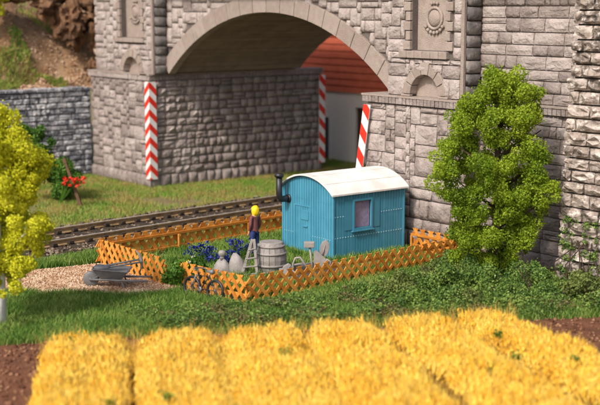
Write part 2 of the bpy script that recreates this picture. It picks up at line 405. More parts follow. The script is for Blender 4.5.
# hillside above the slate wall
def hill_z(u, v):
    t = (-54.6-u); base = 4.25+t*.42+max(0, t-1.2)*.25
    base += 1.0*pnoise(u, v, .33, 3)+.35*pnoise(u, v, 1.1, 5)
    step = 1/(1+math.exp(-(t-2.0-.8*pnoise(u, v, .4, 9))*3)); base += 1.2*step
    nearwall = min(1, max(0, t/.8)); return 4.3*(1-nearwall)+base*nearwall
nu, nv = 46, 74; vs = []; fs = []
for i in range(nu):
    for j in range(nv):
        u = -54.45-i*.42; v = 2+j*.6; vs.append((u, v, hill_z(u, v)))
for i in range(nu-1):
    for j in range(nv-1): fs.append((i*nv+j, i*nv+j+1, (i+1)*nv+j+1, (i+1)*nv+j))
q = MB(); q.add(vs, fs); structure(q.build('hillside', M_hill, smooth=True))

# ------------------------------------------------------------------ the bridge
V0 = 29.07; VA = 29.84; UC, ZC, RI, RO = -40.2, -3.33, 11.55, 12.25; TOP = 9.35
bridge = thing('stone_bridge', 'grey brown railway bridge with one wide arch, niches and rock-faced piers', 'bridge', (-40.2, 29.07, 0))
def bpart(name, mb, m, parent=None, smooth=False, kind=None, bevel=0):
    return mb.build(name, m, parent or bridge, smooth, kind, world=True, bevel=bevel)
def rects_minus(x0, x1, z0, z1, holes):
    out = [(x0, x1, z0, z1)]
    for h in holes:
        nw = []
        for a, b, c, d in out:
            if b <= h[0] or a >= h[1] or d <= h[2] or c >= h[3]: nw.append((a, b, c, d)); continue
            if a < h[0]: nw.append((a, h[0], c, d))
            if b > h[1]: nw.append((h[1], b, c, d))
            a2, b2 = max(a, h[0]), min(b, h[1])
            if c < h[2]: nw.append((a2, b2, c, h[2]))
            if d > h[3]: nw.append((a2, b2, h[3], d))
        out = nw
    return out
# piers below the cornice
def pier(u0, u1, front, inner, seed, plinth_inner):
    core = MB().box(u0, u1, front+.07, 39.3, 0, 5.06)
    p = bpart('pier', core, M_joint)
    S = Stones(p, M_stone)
    return p, S
pl, SL = pier(-54.0, -48.37, V0, True, 1, True)
for r in ashlar(-53.95, -48.31, .62, 5.05, .20, seed=11): SL.put(ST, r, V0+.07, .12, gap=.015, single=(r[1]-r[0] > .55))
for r in courses(-54.05, -48.25, 0, .62, .62, .34, .5, seed=12, wild=0): SL.put(ST, r, V0+.07, .17, single=False)
for r in courses(V0+.05, 39.3, .62, 5.05, .36, .36, .86, seed=13, wild=.22):
    SL.put(ST, r, -48.37, .15, '+x', gap=.015, single=(r[0] < 31.6))
for r in courses(V0-.05, 39.35, 0, .62, .62, .38, .6, seed=14, wild=0): SL.put(ST, r, -48.37, .17, '+x', single=False)
SL.flush()
pr_, SR = pier(-33.05, -28.1, V0, False, 2, False)
for r in ashlar(-33.1, -28.05, .62, 5.0, .215, seed=21):
    SR.put(ST, r, V0+.07, .12, single=(r[3] > 2.3 and r[1] < -28.3))
for r in courses(-33.15, -28.0, 0, .62, .62, .34, .5, seed=22, wild=0): SR.put(ST, r, V0+.07, .16, single=False)
SR.flush()
# cornices: a slab over a band of upright bricks
def cornice(segs, zb, name='cornice'):
    s = MB(); b = MB()
    for kind, a0, a1, pl0, back in segs:
        if kind == '-y':
            s.box(a0, a1, pl0-.13, back, zb+.235, zb+.30); x = a0+.03
            s.box(a0+.05, a1-.02, pl0-.03, back, zb, zb+.235)
            while x < a1-.1:
                b.box(x, min(x+.155, a1), pl0-.11+random.uniform(-.012, .012), pl0-.031, zb+.01, zb+.232); x += .18
        else:
            s.box(back, pl0+.13, a0, a1, zb+.235, zb+.30); x = a0+.03
            s.box(back, pl0+.03, a0+.05, a1, zb, zb+.235)
            while x < a1-.1:
                b.box(pl0+.031, pl0+.11+random.uniform(-.012, .012), x, x+.155, zb+.01, zb+.232); x += .18
    c = bpart(name, s, M_ring); bpart('cornice_bricks', b, M_stone, c, kind='stuff')
cornice([('-y', -54.12, -48.40, V0, 30.5)], 5.06)
cornice([('+x', V0-.13, 39.4, -48.31, -49.0)], 5.063)
cornice([('-y', -33.22, -28.0, V0, 30.4)], 5.035)
cornice([('-y', -28.0+.004, -22.0, VA-.02, 30.4)], 5.03)
# pilasters above the cornice
def pilaster(u0, u1, nich, blind, seed, sill, med):
    holes = [nich, (blind[0]-blind[1], blind[0]+blind[1], 5.33, 5.38+blind[1])]
    m = MB()
    for a, b, c, d in rects_minus(u0, u1, 5.34, TOP, holes): m.box(a, b, V0+.11, V0+.40, c, d)
    m.box(u0, u1, V0+.40, 30.6, 5.34, TOP)
    p = bpart('pilaster', m, M_joint); S = Stones(p, M_stone)
    jamb = .36
    stone_holes = [(nich[0]-jamb, nich[1]+jamb, nich[2]-.3, nich[3]), (blind[0]-blind[1]-.1, blind[0]+blind[1]+.1, 5.3, 5.38+blind[1]+.1)]
    for r in ashlar(u0, u1-.14, 5.35, TOP, .225, stone_holes, seed):
        cx, cz = (r[0]+r[1])/2-blind[0], (r[2]+r[3])/2-5.38
        if math.hypot(cx, cz) < blind[2]-.12: continue
        S.put(ST, r, V0+.11, .11, single=(r[2] < 8.6 and r[1]-r[0] > .4))
    bpart('corner_bead', MB().box(u1-.125, u1+.02, V0+.03, V0+.13, 5.35, TOP), M_ring, p)
    # black-washed corner blocks, colour darkened to stand in for the returned face's shade
    z = 5.35
    while z < TOP-.1:
        h = random.uniform(.36, .5); S.put(STQ, (V0+.14, VA+.03, z, min(z+h, TOP)), u1, .15, '+x', .03); z += h
    S.flush()
    # tall niche: back panel, toothed jambs, sill, medallion
    n = bpart('niche', MB().box(nich[0], nich[1], V0+.37, V0+.398, nich[2], nich[3]), M_ring)
    z = nich[2]; k = 0
    while z < nich[3]-.05:
        for sgn, e in ((-1, nich[0]), (1, nich[1])):
            wd = .36 if k % 2 == 0 else .24; x0, x1 = (e-wd, e) if sgn < 0 else (e, e+wd)
            bpart('jamb_block', MB().box(x0+.01, x1-.01, V0-.01, V0+.36, z+.012, z+.32), M_ring, n, bevel=.02)
        z += .335; k += 1
    x = sill[0]; nb = 6; wd = (sill[1]-sill[0])/nb
    for i in range(nb):
        bpart('sill_block', MB().box(x+.008, x+wd-.008, V0-.07, V0+.2, sill[2], sill[3]), M_ring, n, bevel=.02); x += wd
    md = MB(); y = V0+.37
    md.lathe([(.30, 0), (.29, -.05), (.22, -.11), (.1, -.14), (.01, -.145)], 18, (med[0], y, med[1]), 'y')
    mm = bpart('medallion', md, M_ring, n, smooth=True)
    bpart('medallion', MB().tube([(med[0]+.36*math.cos(t), y-.03, med[1]+.36*math.sin(t)) for t in np.linspace(0, 6.283, 25)[:-1]], .055, 8, True), M_ring, n, smooth=True)
    for t in np.linspace(R(215), R(325), 7):
        c = Vector((med[0]+.50*math.cos(t), y-.03, med[1]+.50*math.sin(t)))
        bpart('scroll', MB().lathe([(.02, -.0), (.075, -.02), (.06, -.06), (.01, -.075)], 8, c, 'y'), M_ring, n, smooth=True)
    for t in (R(75), R(90), R(105)):
        c = Vector((med[0]+.52*math.cos(t), y-.03, med[1]+.52*math.sin(t)))
        bpart('scroll', MB().lathe([(.02, -.0), (.07, -.02), (.05, -.06), (.01, -.075)], 8, c, 'y'), M_ring, n, smooth=True)
    # blind arch
    uc, ri, ro = blind
    b = bpart('blind_arch', MB().box(uc-ri, uc+ri, V0+.33, V0+.398, 5.34, 5.38+ri), M_ring)
    nvou = 7; angs = np.linspace(math.pi, 0, nvou+1)
    for i in range(nvou):
        a0, a1 = angs[i], angs[i+1]; rr = ro+(.07 if i == 3 else 0) + random.uniform(-.03, .03); g = .012/ri
        pts = [(uc+r_*math.cos(t), 5.42+r_*math.sin(t)) for r_, ts in ((ri, (a0-g, (a0+a1)/2, a1+g)), (rr, (a1+g, (a0+a1)/2, a0-g))) for t in ts]
        bpart('voussoir', MB().prism(pts, V0-.015-random.uniform(0, .02), V0+.34), M_ring, b, bevel=.02)
    for sgn in (-1, 1):
        x0, x1 = sorted((uc+sgn*ri, uc+sgn*(ro+.1)))
        bpart('springer', MB().box(x0, x1, V0-.03, V0+.3, 5.343, 5.41), M_ring, b, bevel=.015)
    return p
pilaster(-53.5, -48.05, (-50.97, -49.1, 7.02, 9.2), (-50.0, .70, 1.05), 31, (-51.5, -48.75, 6.80, 7.0), (-50.05, 8.2))
pilaster(-32.0, -28.25, (-30.8, -29.1, 6.95, 9.2), (-30.06, .70, 1.05), 32, (-31.32, -28.95, 6.68, 6.93), (-29.95, 8.05))
# spandrel over the arch with its ring of voussoirs and the barrel vault
def arc(r, n, z0=5.34):
    t = math.acos((z0-ZC)/r); return [(UC+r*math.sin(a), ZC+r*math.cos(a)) for a in np.linspace(-t, t, n)]
A = arc(RI+.3, 41); m = MB(); n = len(A)
m.add([(x, VA+.07, z) for x, z in A]+[(x, VA+.07, TOP) for x, z in A]+[(x, 37.59, z) for x, z in A]+[(x, 37.59, TOP) for x, z in A],
      [(i, i+1, n+i+1, n+i) for i in range(n-1)]+[(2*n+i, 3*n+i, 3*n+i+1, 2*n+i+1) for i in range(n-1)]+[(n+i, n+i+1, 3*n+i+1, 3*n+i) for i in range(n-1)])
m.box(-54, A[0][0], 30.6, 37.59, 5.38, TOP); m.box(A[-1][0], -22, 30.45, 37.59, 5.34, TOP)
sp = bpart('spandrel', m, M_joint); SS = Stones(sp, M_stone)
for r in ashlar(-48.0, -32.0, 5.4, TOP, .23, seed=41):
    mz = (r[2]+r[3])/2; cx = (r[0]+r[1])/2
    corners = [math.hypot(x-UC, z-ZC) for x in (r[0], r[1]) for z in (r[2], r[3])]
    if max(corners) < RO+.02 or math.hypot(cx-UC, mz-ZC) < RO-.18: continue
    if min(corners) < RI+.3: continue
    SS.put(ST, r, VA+.07, .11, single=(r[2] < 8.4 and r[1]-r[0] > .6))
SS.flush()
bpart('added_shade_parapet', MB().box(-54.2, -22, V0+.05, V0+.5, TOP+.004, 11.0).box(-54.2, -22, 37.2, 37.7, TOP+.004, 11.0), M_ring)  # unseen walls added on top to keep the sun off the house
t0 = math.acos((5.36-ZC)/RI); nV = 18; angs = np.linspace(-t0, t0, nV+1)
ring = bpart('arch_ring', (lambda q: (q.add([(UC+r_*math.sin(a), y, ZC+r_*math.cos(a)) for y in (VA-.005, VA+.3) for r_ in (RI+.03, RO-.02) for a in np.linspace(-t0, t0, 61)],
    [(i, i+1, 61+i+1, 61+i) for i in range(60)]+[(122+i, 122+61+i, 122+61+i+1, 122+i+1) for i in range(60)]+[(i, 122+i, 123+i, i+1) for i in range(60)]+[(61+i, 62+i, 184+i, 183+i) for i in range(60)]), q)[1])(MB()), M_lightjoint)
for i in range(nV):
    g = .013/RI*1.2; ts = np.linspace(angs[i]+g, angs[i+1]-g, 4)
    pts = [(UC+RI*math.sin(a), ZC+RI*math.cos(a)) for a in ts]+[(UC+RO*math.sin(a), ZC+RO*math.cos(a)) for a in ts[::-1]]
    bpart('voussoir', MB().prism(pts, VA-.05-random.uniform(0, .01), VA+.33), M_ring, ring, bevel=.015)
# vault soffit in courses
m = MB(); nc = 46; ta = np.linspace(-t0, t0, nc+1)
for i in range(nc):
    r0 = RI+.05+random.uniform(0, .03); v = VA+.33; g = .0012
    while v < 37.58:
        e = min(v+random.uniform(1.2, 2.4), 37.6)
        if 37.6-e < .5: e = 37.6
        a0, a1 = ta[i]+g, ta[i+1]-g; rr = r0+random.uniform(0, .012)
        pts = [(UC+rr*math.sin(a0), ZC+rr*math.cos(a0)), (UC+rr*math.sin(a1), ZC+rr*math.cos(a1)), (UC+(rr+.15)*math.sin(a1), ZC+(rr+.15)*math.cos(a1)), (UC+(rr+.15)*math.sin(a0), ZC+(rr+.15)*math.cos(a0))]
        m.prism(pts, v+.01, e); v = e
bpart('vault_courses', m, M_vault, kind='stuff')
# recessed wall right of the pilaster
m = MB().box(-28.3, -22.0, VA+.07, 30.45, 0, TOP)
rw = bpart('recessed_wall', m, M_joint); SW = Stones(rw, M_stone)
for r in courses(-28.2, -22.0, 5.34, TOP, .42, .6, 1.25, seed=51, wild=.14): SW.put(ST, r, VA+.07, .085, single=(r[2] < 8.4 and r[0] < -24 and r[1]-r[0] > .75))
for r in courses(-28.2, -22.0, .5, 5.02, .42, .6, 1.25, seed=52, wild=.14): SW.put(ST, r, VA+.07, .085, single=(r[0] > -25.8 and r[0] < -24))
for r in courses(-28.2, -22.0, 0, .5, .5, .5, .8, seed=53, wild=0): SW.put(ST, r, VA+.07, .12, single=False)
SW.flush()

# ------------------------------------------------------------------ retaining wall on the left
ret = thing('retaining_wall', 'dark slate-blue rubble wall holding up the earth slope at far left', 'wall', (-54.4, 20, 0))
m = MB().box(-54.9, -54.08, 4, 29.05, 0, 4.32)
core = m.build('wall_core', M_slatejoint, ret, world=True); S = Stones(core, M_slate)
for r in courses(20.5, 29.05, .0, 4.3, .27, .42, 1.05, seed=61, wild=.2): S.put(STS, r, -54.08, .11, '+x', .03, single=(r[2] > 1.0 and r[0] > 23.6))
for r in courses(4, 20.5, .0, 4.3, .3, .5, 1.2, seed=62, wild=.1): S.put(STS, r, -54.08, .11, '+x', .03, single=False)
S.flush()
v = 4.0; k = 0
while v < 29.0:
    wd = random.uniform(.6, 1.1); b = MB().box(-54.95, -53.93, v+.01, min(v+wd, 29.05)-.01, 4.325, 4.47+random.uniform(-.02, .03))
    b.build('coping_stone', M_slate, ret, world=True, bevel=.03); v += wd

# ------------------------------------------------------------------ rough buttress at the right edge
but = thing('stone_buttress', 'rough whitened buttress of big dark-jointed blocks at the right edge', 'buttress', (-22, 28.4, 0))
def edge(z): return -23.62+.095*max(z-.3, 0)*.45
BV = 28.6
def bl(z): return -23.62+(z/8.6)*.36
z = 0.0; k = 0; core = MB()
core.add([(bl(0)+.12, BV+.1, 0), (bl(9.4)+.12, BV+.1, 9.4), (-17, BV+.1, 9.4), (-17, BV+.1, 0), (bl(0)+.12, VA, 0), (bl(9.4)+.12, VA, 9.4), (-17, VA, 9.4), (-17, VA, 0)],
         [(0, 1, 2, 3), (7, 6, 5, 4), (0, 4, 5, 1), (1, 5, 6, 2), (2, 6, 7, 3), (3, 7, 4, 0)])
bc = core.build('wall_core', M_buttjoint, but, world=True); S = Stones(bc, M_butt)
while z < 9.3:
    h = random.uniform(.34, .44); x = bl(z)-.02+random.uniform(-.05, .07); first = True
    while x < -17.2:
        wd = random.uniform(.5, 1.1) if not first else (random.uniform(.7, .95) if k % 2 else random.uniform(.34, .46))
        S.put(STB, (x, x+wd, z, z+h), BV+.1, .22, '-y', .042, single=(x < -20.9 and z < 8.9))
        if first:                                                   # the block returns round the corner
            S.put(STB, (BV+.12, BV+.65+.4*((k+1) % 2), z, z+h), 0, .0001, '+x', .05, single=False) if False else None
        first = False; x += wd
    z += h; k += 1
S.flush()

# ------------------------------------------------------------------ warning boards on the bridge corners
def stripes(o_fn, wid, z0, z1, sgn, per, parent, name='red_stripe', thick=.004):
    """red diagonal bands clipped to a plate of width wid; o_fn maps (s, z, out) to the place."""
    z = z0-wid; k = 0
    while z < z1+wid:
        pts = []
        n = 6
        lo = [(s, min(max(z+sgn*(s-wid/2)*1.0, z0), z1)) for s in np.linspace(0, wid, n)]
        hi = [(s, min(max(z+per/2+sgn*(s-wid/2)*1.0, z0), z1)) for s in np.linspace(wid, 0, n)]
        if max(p[1] for p in hi)-min(p[1] for p in lo) > .02 and max(b[1]-a[1] for a, b in zip(lo, hi[::-1])) > .01:
            q = MB(); vs = [o_fn(s, zz, thick) for s, zz in lo+hi]; m_ = len(vs)
            q.add(vs, [tuple(range(m_))]); q.build(name, M_red, parent, world=True)
        z += per
s1 = thing('warning_board', 'folded red and white chevron board on the left pier front corner', 'warning sign', (-48.2, 28.85, 0), group='striped boards on the bridge piers')
pz0, pz1 = .45, 5.02
plate = MB().box(-48.52, -48.12, V0-.17, V0-.14, pz0, pz1).box(-48.15, -48.12, V0-.14, V0+.22, pz0, pz1)
p1 = plate.build('board', M_white, s1, world=True)
stripes(lambda s, z, t: (-48.52+s, V0-.17-t, z), .40, pz0, pz1, 1, .64, s1)
stripes(lambda s, z, t: (-48.12+t, V0-.17+s, z), .39, pz0, pz1, -1, .64, s1)
MB().box(-48.3, -48.22, V0-.13, V0-.11, 0, pz0).build('post', M_grey, s1, world=True)
s2 = thing('warning_board', 'leaning red and white diagonal striped board on the right pier behind the hut', 'warning sign', (-33.1, 28.8, 0), group='striped boards on the bridge piers')
def s2f(s, z, t): return (-33.02+s-(4.95-z)*.17, V0-.19-t, z)
q = MB(); q.add([s2f(0, .5, -.03), s2f(.38, .5, -.03), s2f(.38, 4.93, -.03), s2f(0, 4.93, -.03), s2f(0, .5, 0), s2f(.38, .5, 0), s2f(.38, 4.93, 0), s2f(0, 4.93, 0)],
               [(0, 1, 2, 3), (7, 6, 5, 4), (0, 4, 5, 1), (1, 5, 6, 2), (2, 6, 7, 3), (3, 7, 4, 0)])
q.build('board', M_white, s2, world=True)
stripes(s2f, .38, .5, 4.93, -1, .88, s2)
s3 = thing('warning_board', 'far red and white striped board on the back corner under the arch', 'warning sign', (-48.2, 39.3, 0), group='striped boards on the bridge piers')
MB().box(-48.14, -48.11, 39.05, 39.45, .45, 5.0).build('board', M_white, s3, world=True)
stripes(lambda s, z, t: (-48.11+t, 39.05+s, z), .40, .45, 5.0, -1, .75, s3)

# ------------------------------------------------------------------ house seen through the arch
hs = thing('red_house', 'red clapboard house with white plaster ground floor behind the arch', 'house', (-52, 44, 0))
HV = 42.4
m = MB()
for a, b, c, d in rects_minus(-58.14, -42.64, 0, 3.89, [(-49.14, -48.34, 0, 3.1), (-52.74, -51.39, 0, 2.4)]): m.box(a, b, HV, HV+.25, c, d)
m.box(-58.14, -42.64, HV+.25, 49, 0, 3.89)
m.build('wall', M_plaster, hs, world=True)
MB().box(-49.12, -48.36, HV+.15, HV+.24, 0, 3.08).build('door', M_dark, hs, world=True)
MB().box(-52.72, -51.41, HV+.15, HV+.24, 0, 2.38).build('door', M_black, hs, world=True)
MB().box(-58.14, -42.64, HV, 49, 3.89, 7.6).build('upper_wall', M_redboard, hs, world=True)
z = 3.87
while z < 7.5:
    q = MB(); q.add([(-58.19, HV-.08, z), (-42.59, HV-.08, z), (-42.59, HV-.03, z+.372), (-58.19, HV-.03, z+.372), (-58.19, HV-.003, z), (-42.59, HV-.003, z), (-42.59, HV-.003, z+.372), (-58.19, HV-.003, z+.372)],
                    [(0, 1, 2, 3), (7, 6, 5, 4), (0, 4, 5, 1), (1, 5, 6, 2), (2, 6, 7, 3), (3, 7, 4, 0)])
    q.build('clapboard', M_redboard, hs, world=True); z += .37
q = MB(); q.add([(-58.74, HV-.7, 7.5), (-42.04, HV-.7, 7.5), (-42.04, 45.9, 9.4), (-58.74, 45.9, 9.4), (-58.74, 49.4, 7.5), (-42.04, 49.4, 7.5)], [(0, 1, 2, 3), (3, 2, 5, 4), (0, 3, 4), (1, 5, 2)])
q.build('roof', M_dark, hs, world=True)

# ------------------------------------------------------------------ railway track
tr = thing('railway_track', 'rusty railway track on dark sleepers running behind the lattice fence and under the arch', 'railway track', (tu(24)-1, 24, 0))
GA = 1.95
for k in range(2):
    q = MB(); prof = [(-.09, .17), (.09, .17), (.09, .2), (.03, .23), (.03, .33), (.055, .345), (.055, .39), (-.055, .39), (-.055, .345), (-.03, .33), (-.03, .23), (-.09, .2)]
    n = len(prof); vv = np.linspace(-8, 62, 15)
    q.add([(tu(v)-k*GA+a, v, z) for v in vv for a, z in prof], [(i*n+j, i*n+(j+1) % n, (i+1)*n+(j+1) % n, (i+1)*n+j) for i in range(14) for j in range(n)]+[tuple(range(n)), tuple(14*n+j for j in range(n))])
    rl = q.build('rail', M_rust, tr, world=True)
    q = MB(); q.add([(tu(v)-k*GA+a, v, .393) for v in vv for a in (-.035, .035)], [(i*2, i*2+1, i*2+3, i*2+2) for i in range(14)])
    q.build('running_surface', M_steel, rl)
sm = MB().box(-1.75, 1.75, -.14, .14, 0, .155).mesh('sleeper', M_sleeper)
ch = MB().box(-.21, .21, -.12, .12, 0, .05).box(-.24, -.09, -.09, .09, .05, .13).box(.09, .24, -.09, .09, .05, .13).mesh('rail_chair', M_sleeper)
v = -6.0
while v < 60:
    a = tu(v); o = link('sleeper', sm, tr, True, (a-GA/2+random.uniform(-.06, .06), v, .02), (0, 0, .108+random.uniform(-.02, .02)))
    for k in range(2):
        c = link('rail_chair', ch, o, False, ((1 if k == 0 else -1)*GA/2, 0, .156))
    v += .72
P = []
for _ in range(11000):
    v = random.uniform(10, 42); du = random.choice((random.uniform(.1, 1.5), random.uniform(-3.6, 1.4))); P.append((tu(v)+du, v, .1+.04*random.random()-(.08 if du > 1.0 else 0)))
V_, F_ = crumbs(np.array(P), .075); tag(bigmesh('ballast_gravel', V_, F_, M_ballast), 'grey and brown ballast gravel around the track sleepers', 'gravel', kind='stuff')

# ------------------------------------------------------------------ the blue hut
HU0, HU1, HV0, HV1, HZ0, HZ1 = -33.02, -30.27, 25.19, 28.40, .10, 2.30
hut = thing('site_hut', 'small blue plank hut with curved white roof, window and stove pipe', 'hut', (-31.6, 26.8, 0))
uc = (HU0+HU1)/2; hw = (HU1-HU0)/2; rise = .47
RR = (hw*hw+rise*rise)/(2*rise)
def arch_z(u): return HZ1+rise-RR+math.sqrt(max(RR*RR-(u-uc)**2, 0))
# core body with an opening for the window
body = MB(); us = np.linspace(HU0+.03, HU1-.03, 15)
poly = [(HU0+.03, HZ0), (HU1-.03, HZ0)]+[(u, arch_z(u)-.02) for u in us[::-1]]
WV0, WV1, WZ0, WZ1 = 26.10, 26.84, 1.05, 1.97
body.prism(poly, HV0+.03, HV0+.08); body.prism(poly, HV1-.08, HV1-.03)
for a, b, c, d in rects_minus(HV0+.08, HV1-.08, HZ0, HZ1, [(WV0, WV1, WZ0, WZ1)]): body.box(HU1-.10, HU1-.03, a, b, c, d)
body.box(HU0+.03, HU0+.10, HV0+.08, HV1-.08, HZ0, HZ1); body.box(HU0+.1, HU1-.1, HV0+.08, HV1-.08, HZ0, HZ0+.05)
wall = body.build('wall', M_blue, hut, world=True)
D0, D1, DZ = -32.36, -31.44, 1.68
nb = 21; wd = (HU1-HU0)/nb
for i in range(nb):                                                # vertical boards of the door end
    a, b = HU0+i*wd+.009, HU0+(i+1)*wd-.009
    z0 = HZ0
    if a > D0-.05 and b < D1+.05: z0 = DZ+.05
    q = MB(); zt = (arch_z(a)-.03, arch_z(b)-.03)
    q.add([(a, HV0, z0), (b, HV0, z0), (b, HV0, zt[1]), (a, HV0, zt[0]), (a, HV0+.03, z0), (b, HV0+.03, z0), (b, HV0+.03, zt[1]), (a, HV0+.03, zt[0])],
          [(0, 1, 2, 3), (7, 6, 5, 4), (0, 4, 5, 1), (1, 5, 6, 2), (2, 6, 7, 3), (3, 7, 4, 0)])
    q.build('board', M_blue, wall, bevel=.006)
nb = 26; wd = (HV1-HV0)/nb
for i in range(nb):                                                # boards of the window side
    a, b = HV0+i*wd+.009, HV0+(i+1)*wd-.009
    spans = [(HZ0, HZ1)] if b < WV0 or a > WV1 else [(HZ0, WZ0), (WZ1, HZ1)]
    for c, d in spans: MB().box(HU1-.03, HU1, a, b, c, d).build('board', M_blue, wall, bevel=.006)
# door with panels
dr = MB().box(D0+.05, D1-.05, HV0+.005, HV0+.03, HZ0, DZ).build('door', M_blue, hut, world=True)
for a, b, c, d in ((D0, D0+.05, HZ0, DZ+.05), (D1-.05, D1, HZ0, DZ+.05), (D0+.05, D1-.05, DZ, DZ+.05)):
    MB().box(a, b, HV0-.028, HV0+.03, c, d).build('door_frame', M_blue, dr, bevel=.006)
x = D0+.055
while x < D1-.1:
    MB().box(x+.004, x+.129, HV0-.008, HV0+.005, HZ0, DZ-.004).build('board', M_blue, dr, bevel=.005); x += .135
MB().box(D0+.36, D1-.14, HV0-.03, HV0-.008, 1.22, 1.55).build('panel', M_blue, dr, bevel=.008)
MB().box(D0+.5, D0+.72, HV0-.045, HV0-.008, .98, 1.03).build('handle', M_blue, dr, bevel=.008)
# window
wf = MB()
for a, b, c, d in rects_minus(WV0-.07, WV1+.07, WZ0-.08, WZ1+.07, [(WV0, WV1, WZ0, WZ1)]): wf.box(HU1-.06, HU1+.045, a, b, c, d)
wn = wf.build('window', M_blue, hut, world=True)
MB().box(HU1-.085, HU1-.06, WV0, WV1, WZ0, WZ1).build('pane', M_curtain, wn)
MB().box(HU1-.02, HU1+.09, WV0-.12, WV1+.12, WZ0-.12, WZ0-.083).build('sill', M_blue, wn)
for a, b in ((WV0-.42, WV0-.074), (WV1+.074, WV1+.42)):
    sh = MB().box(HU1+.001, HU1+.014, a, b, WZ0-.05, WZ1+.03).build('shutter', M_blue, hut, world=True, bevel=.01)
# corner posts and bottom beams
for (a, b) in ((HU1, HV0), (HU0, HV0), (HU1, HV1)):
    MB().box(a-.05, a+.022, b-.022 if b == HV0 else b-.05, b+.05 if b == HV0 else b+.022, HZ0-.02, HZ1-.02).build('corner_post', M_blue, hut, world=True, bevel=.008)
for y in (HV0+.1, HV1-.28): MB().box(HU0+.1, HU1-.1, y, y+.18, 0, HZ0).build('skid', M_dark, hut, world=True)
# rivet rows: tiny studs, joined
q = MB()
for z in (.78, 1.50):
    for v in np.arange(HV0+.08, HV1-.05, .115):
        if z > 1 and WV0-.45 < v < WV1+.45: continue
        q.box(HU1, HU1+.014, v-.018, v+.018, z-.013, z+.013)
q.build('rivets', M_rivet, hut, world=True, kind='stuff')
q = MB()
for z in (1.42, 1.95):
    for u in np.arange(HU0+.08, HU1-.05, .115):
        if D0-.05 < u < D1+.05 and z < DZ+.1: continue
        q.box(u-.014, u+.014, HV0-.012, HV0, z-.011, z+.011)
q.build('rivets', M_blue, hut, world=True, kind='stuff')
q = MB()
for u in list(np.arange(HU0+.1, D0-.05, .115))+list(np.arange(D1+.1, HU1-.05, .115)): q.box(u-.013, u+.013, HV0-.012, HV0, .709, .731)
q.build('rivets', M_rivet, hut, world=True, kind='stuff')
# curved roof
ov = .13; q = MB(); us = np.linspace(-hw-.1, hw+.1, 25); vs = []
def rz_(u): return HZ1+rise-RR+math.sqrt(RR*RR-u*u)
vr = np.linspace(HV0-ov, HV1+ov, 8)
for t in (0, .055):
    for u in us:
        for v in vr: vs.append((uc+u, v, rz_(u)+t+.004*pnoise(u, v, 1.5)))
nn = len(vr); N_ = 25*nn; fs = []
for i in range(24):
    for j in range(nn-1):
        fs += [(i*nn+j, i*nn+j+1, (i+1)*nn+j+1, (i+1)*nn+j), (N_+i*nn+j, N_+(i+1)*nn+j, N_+(i+1)*nn+j+1, N_+i*nn+j+1)]
    for j in (0, nn-1): fs.append((i*nn+j, (i+1)*nn+j, N_+(i+1)*nn+j, N_+i*nn+j))
for i in (0, 24):
    for j in range(nn-1): fs.append((i*nn+j, i*nn+j+1, N_+i*nn+j+1, N_+i*nn+j))
q.add(vs, fs); rf = q.build('roof', M_roof, hut, True, world=True)
md = rf.modifiers.new('edges', 'EDGE_SPLIT'); md.split_angle = R(40)
for u in (-.62, .35, 1.0):
    q = MB(); q.bar((uc+u, HV0-ov, rz_(u)+.058), (uc+u, HV1+ov, rz_(u)+.058), .05, .014, up=(u/RR, 0, 1)); q.build('seam', M_roof, rf)
# stove pipe on the door end
pu_, pd = -32.70, .42
q = MB(); q.tube([(pu_, HV0-pd, 2.66), (pu_, HV0-pd, 2.05), (pu_, HV0-pd+.03, 1.93), (pu_, HV0-pd+.12, 1.86), (pu_, HV0-pd+.22, 1.86), (pu_, HV0-.02, 1.86)], .11, 12)
pipe = q.build('stove_pipe', M_black, hut, True, world=True)
MB().lathe([(.05, 0), (.15, 0), (.165, .05), (.15, .12), (.06, .14)], 14, (pu_, HV0-pd, 2.64)).build('pipe_cap', M_black, pipe, True)
MB().lathe([(.02, 0), (.15, -.004), (.15, -.05), (.095, -.06)], 14, (pu_, HV0-.001, 1.86), 'y').build('pipe_collar', M_black, pipe, True)

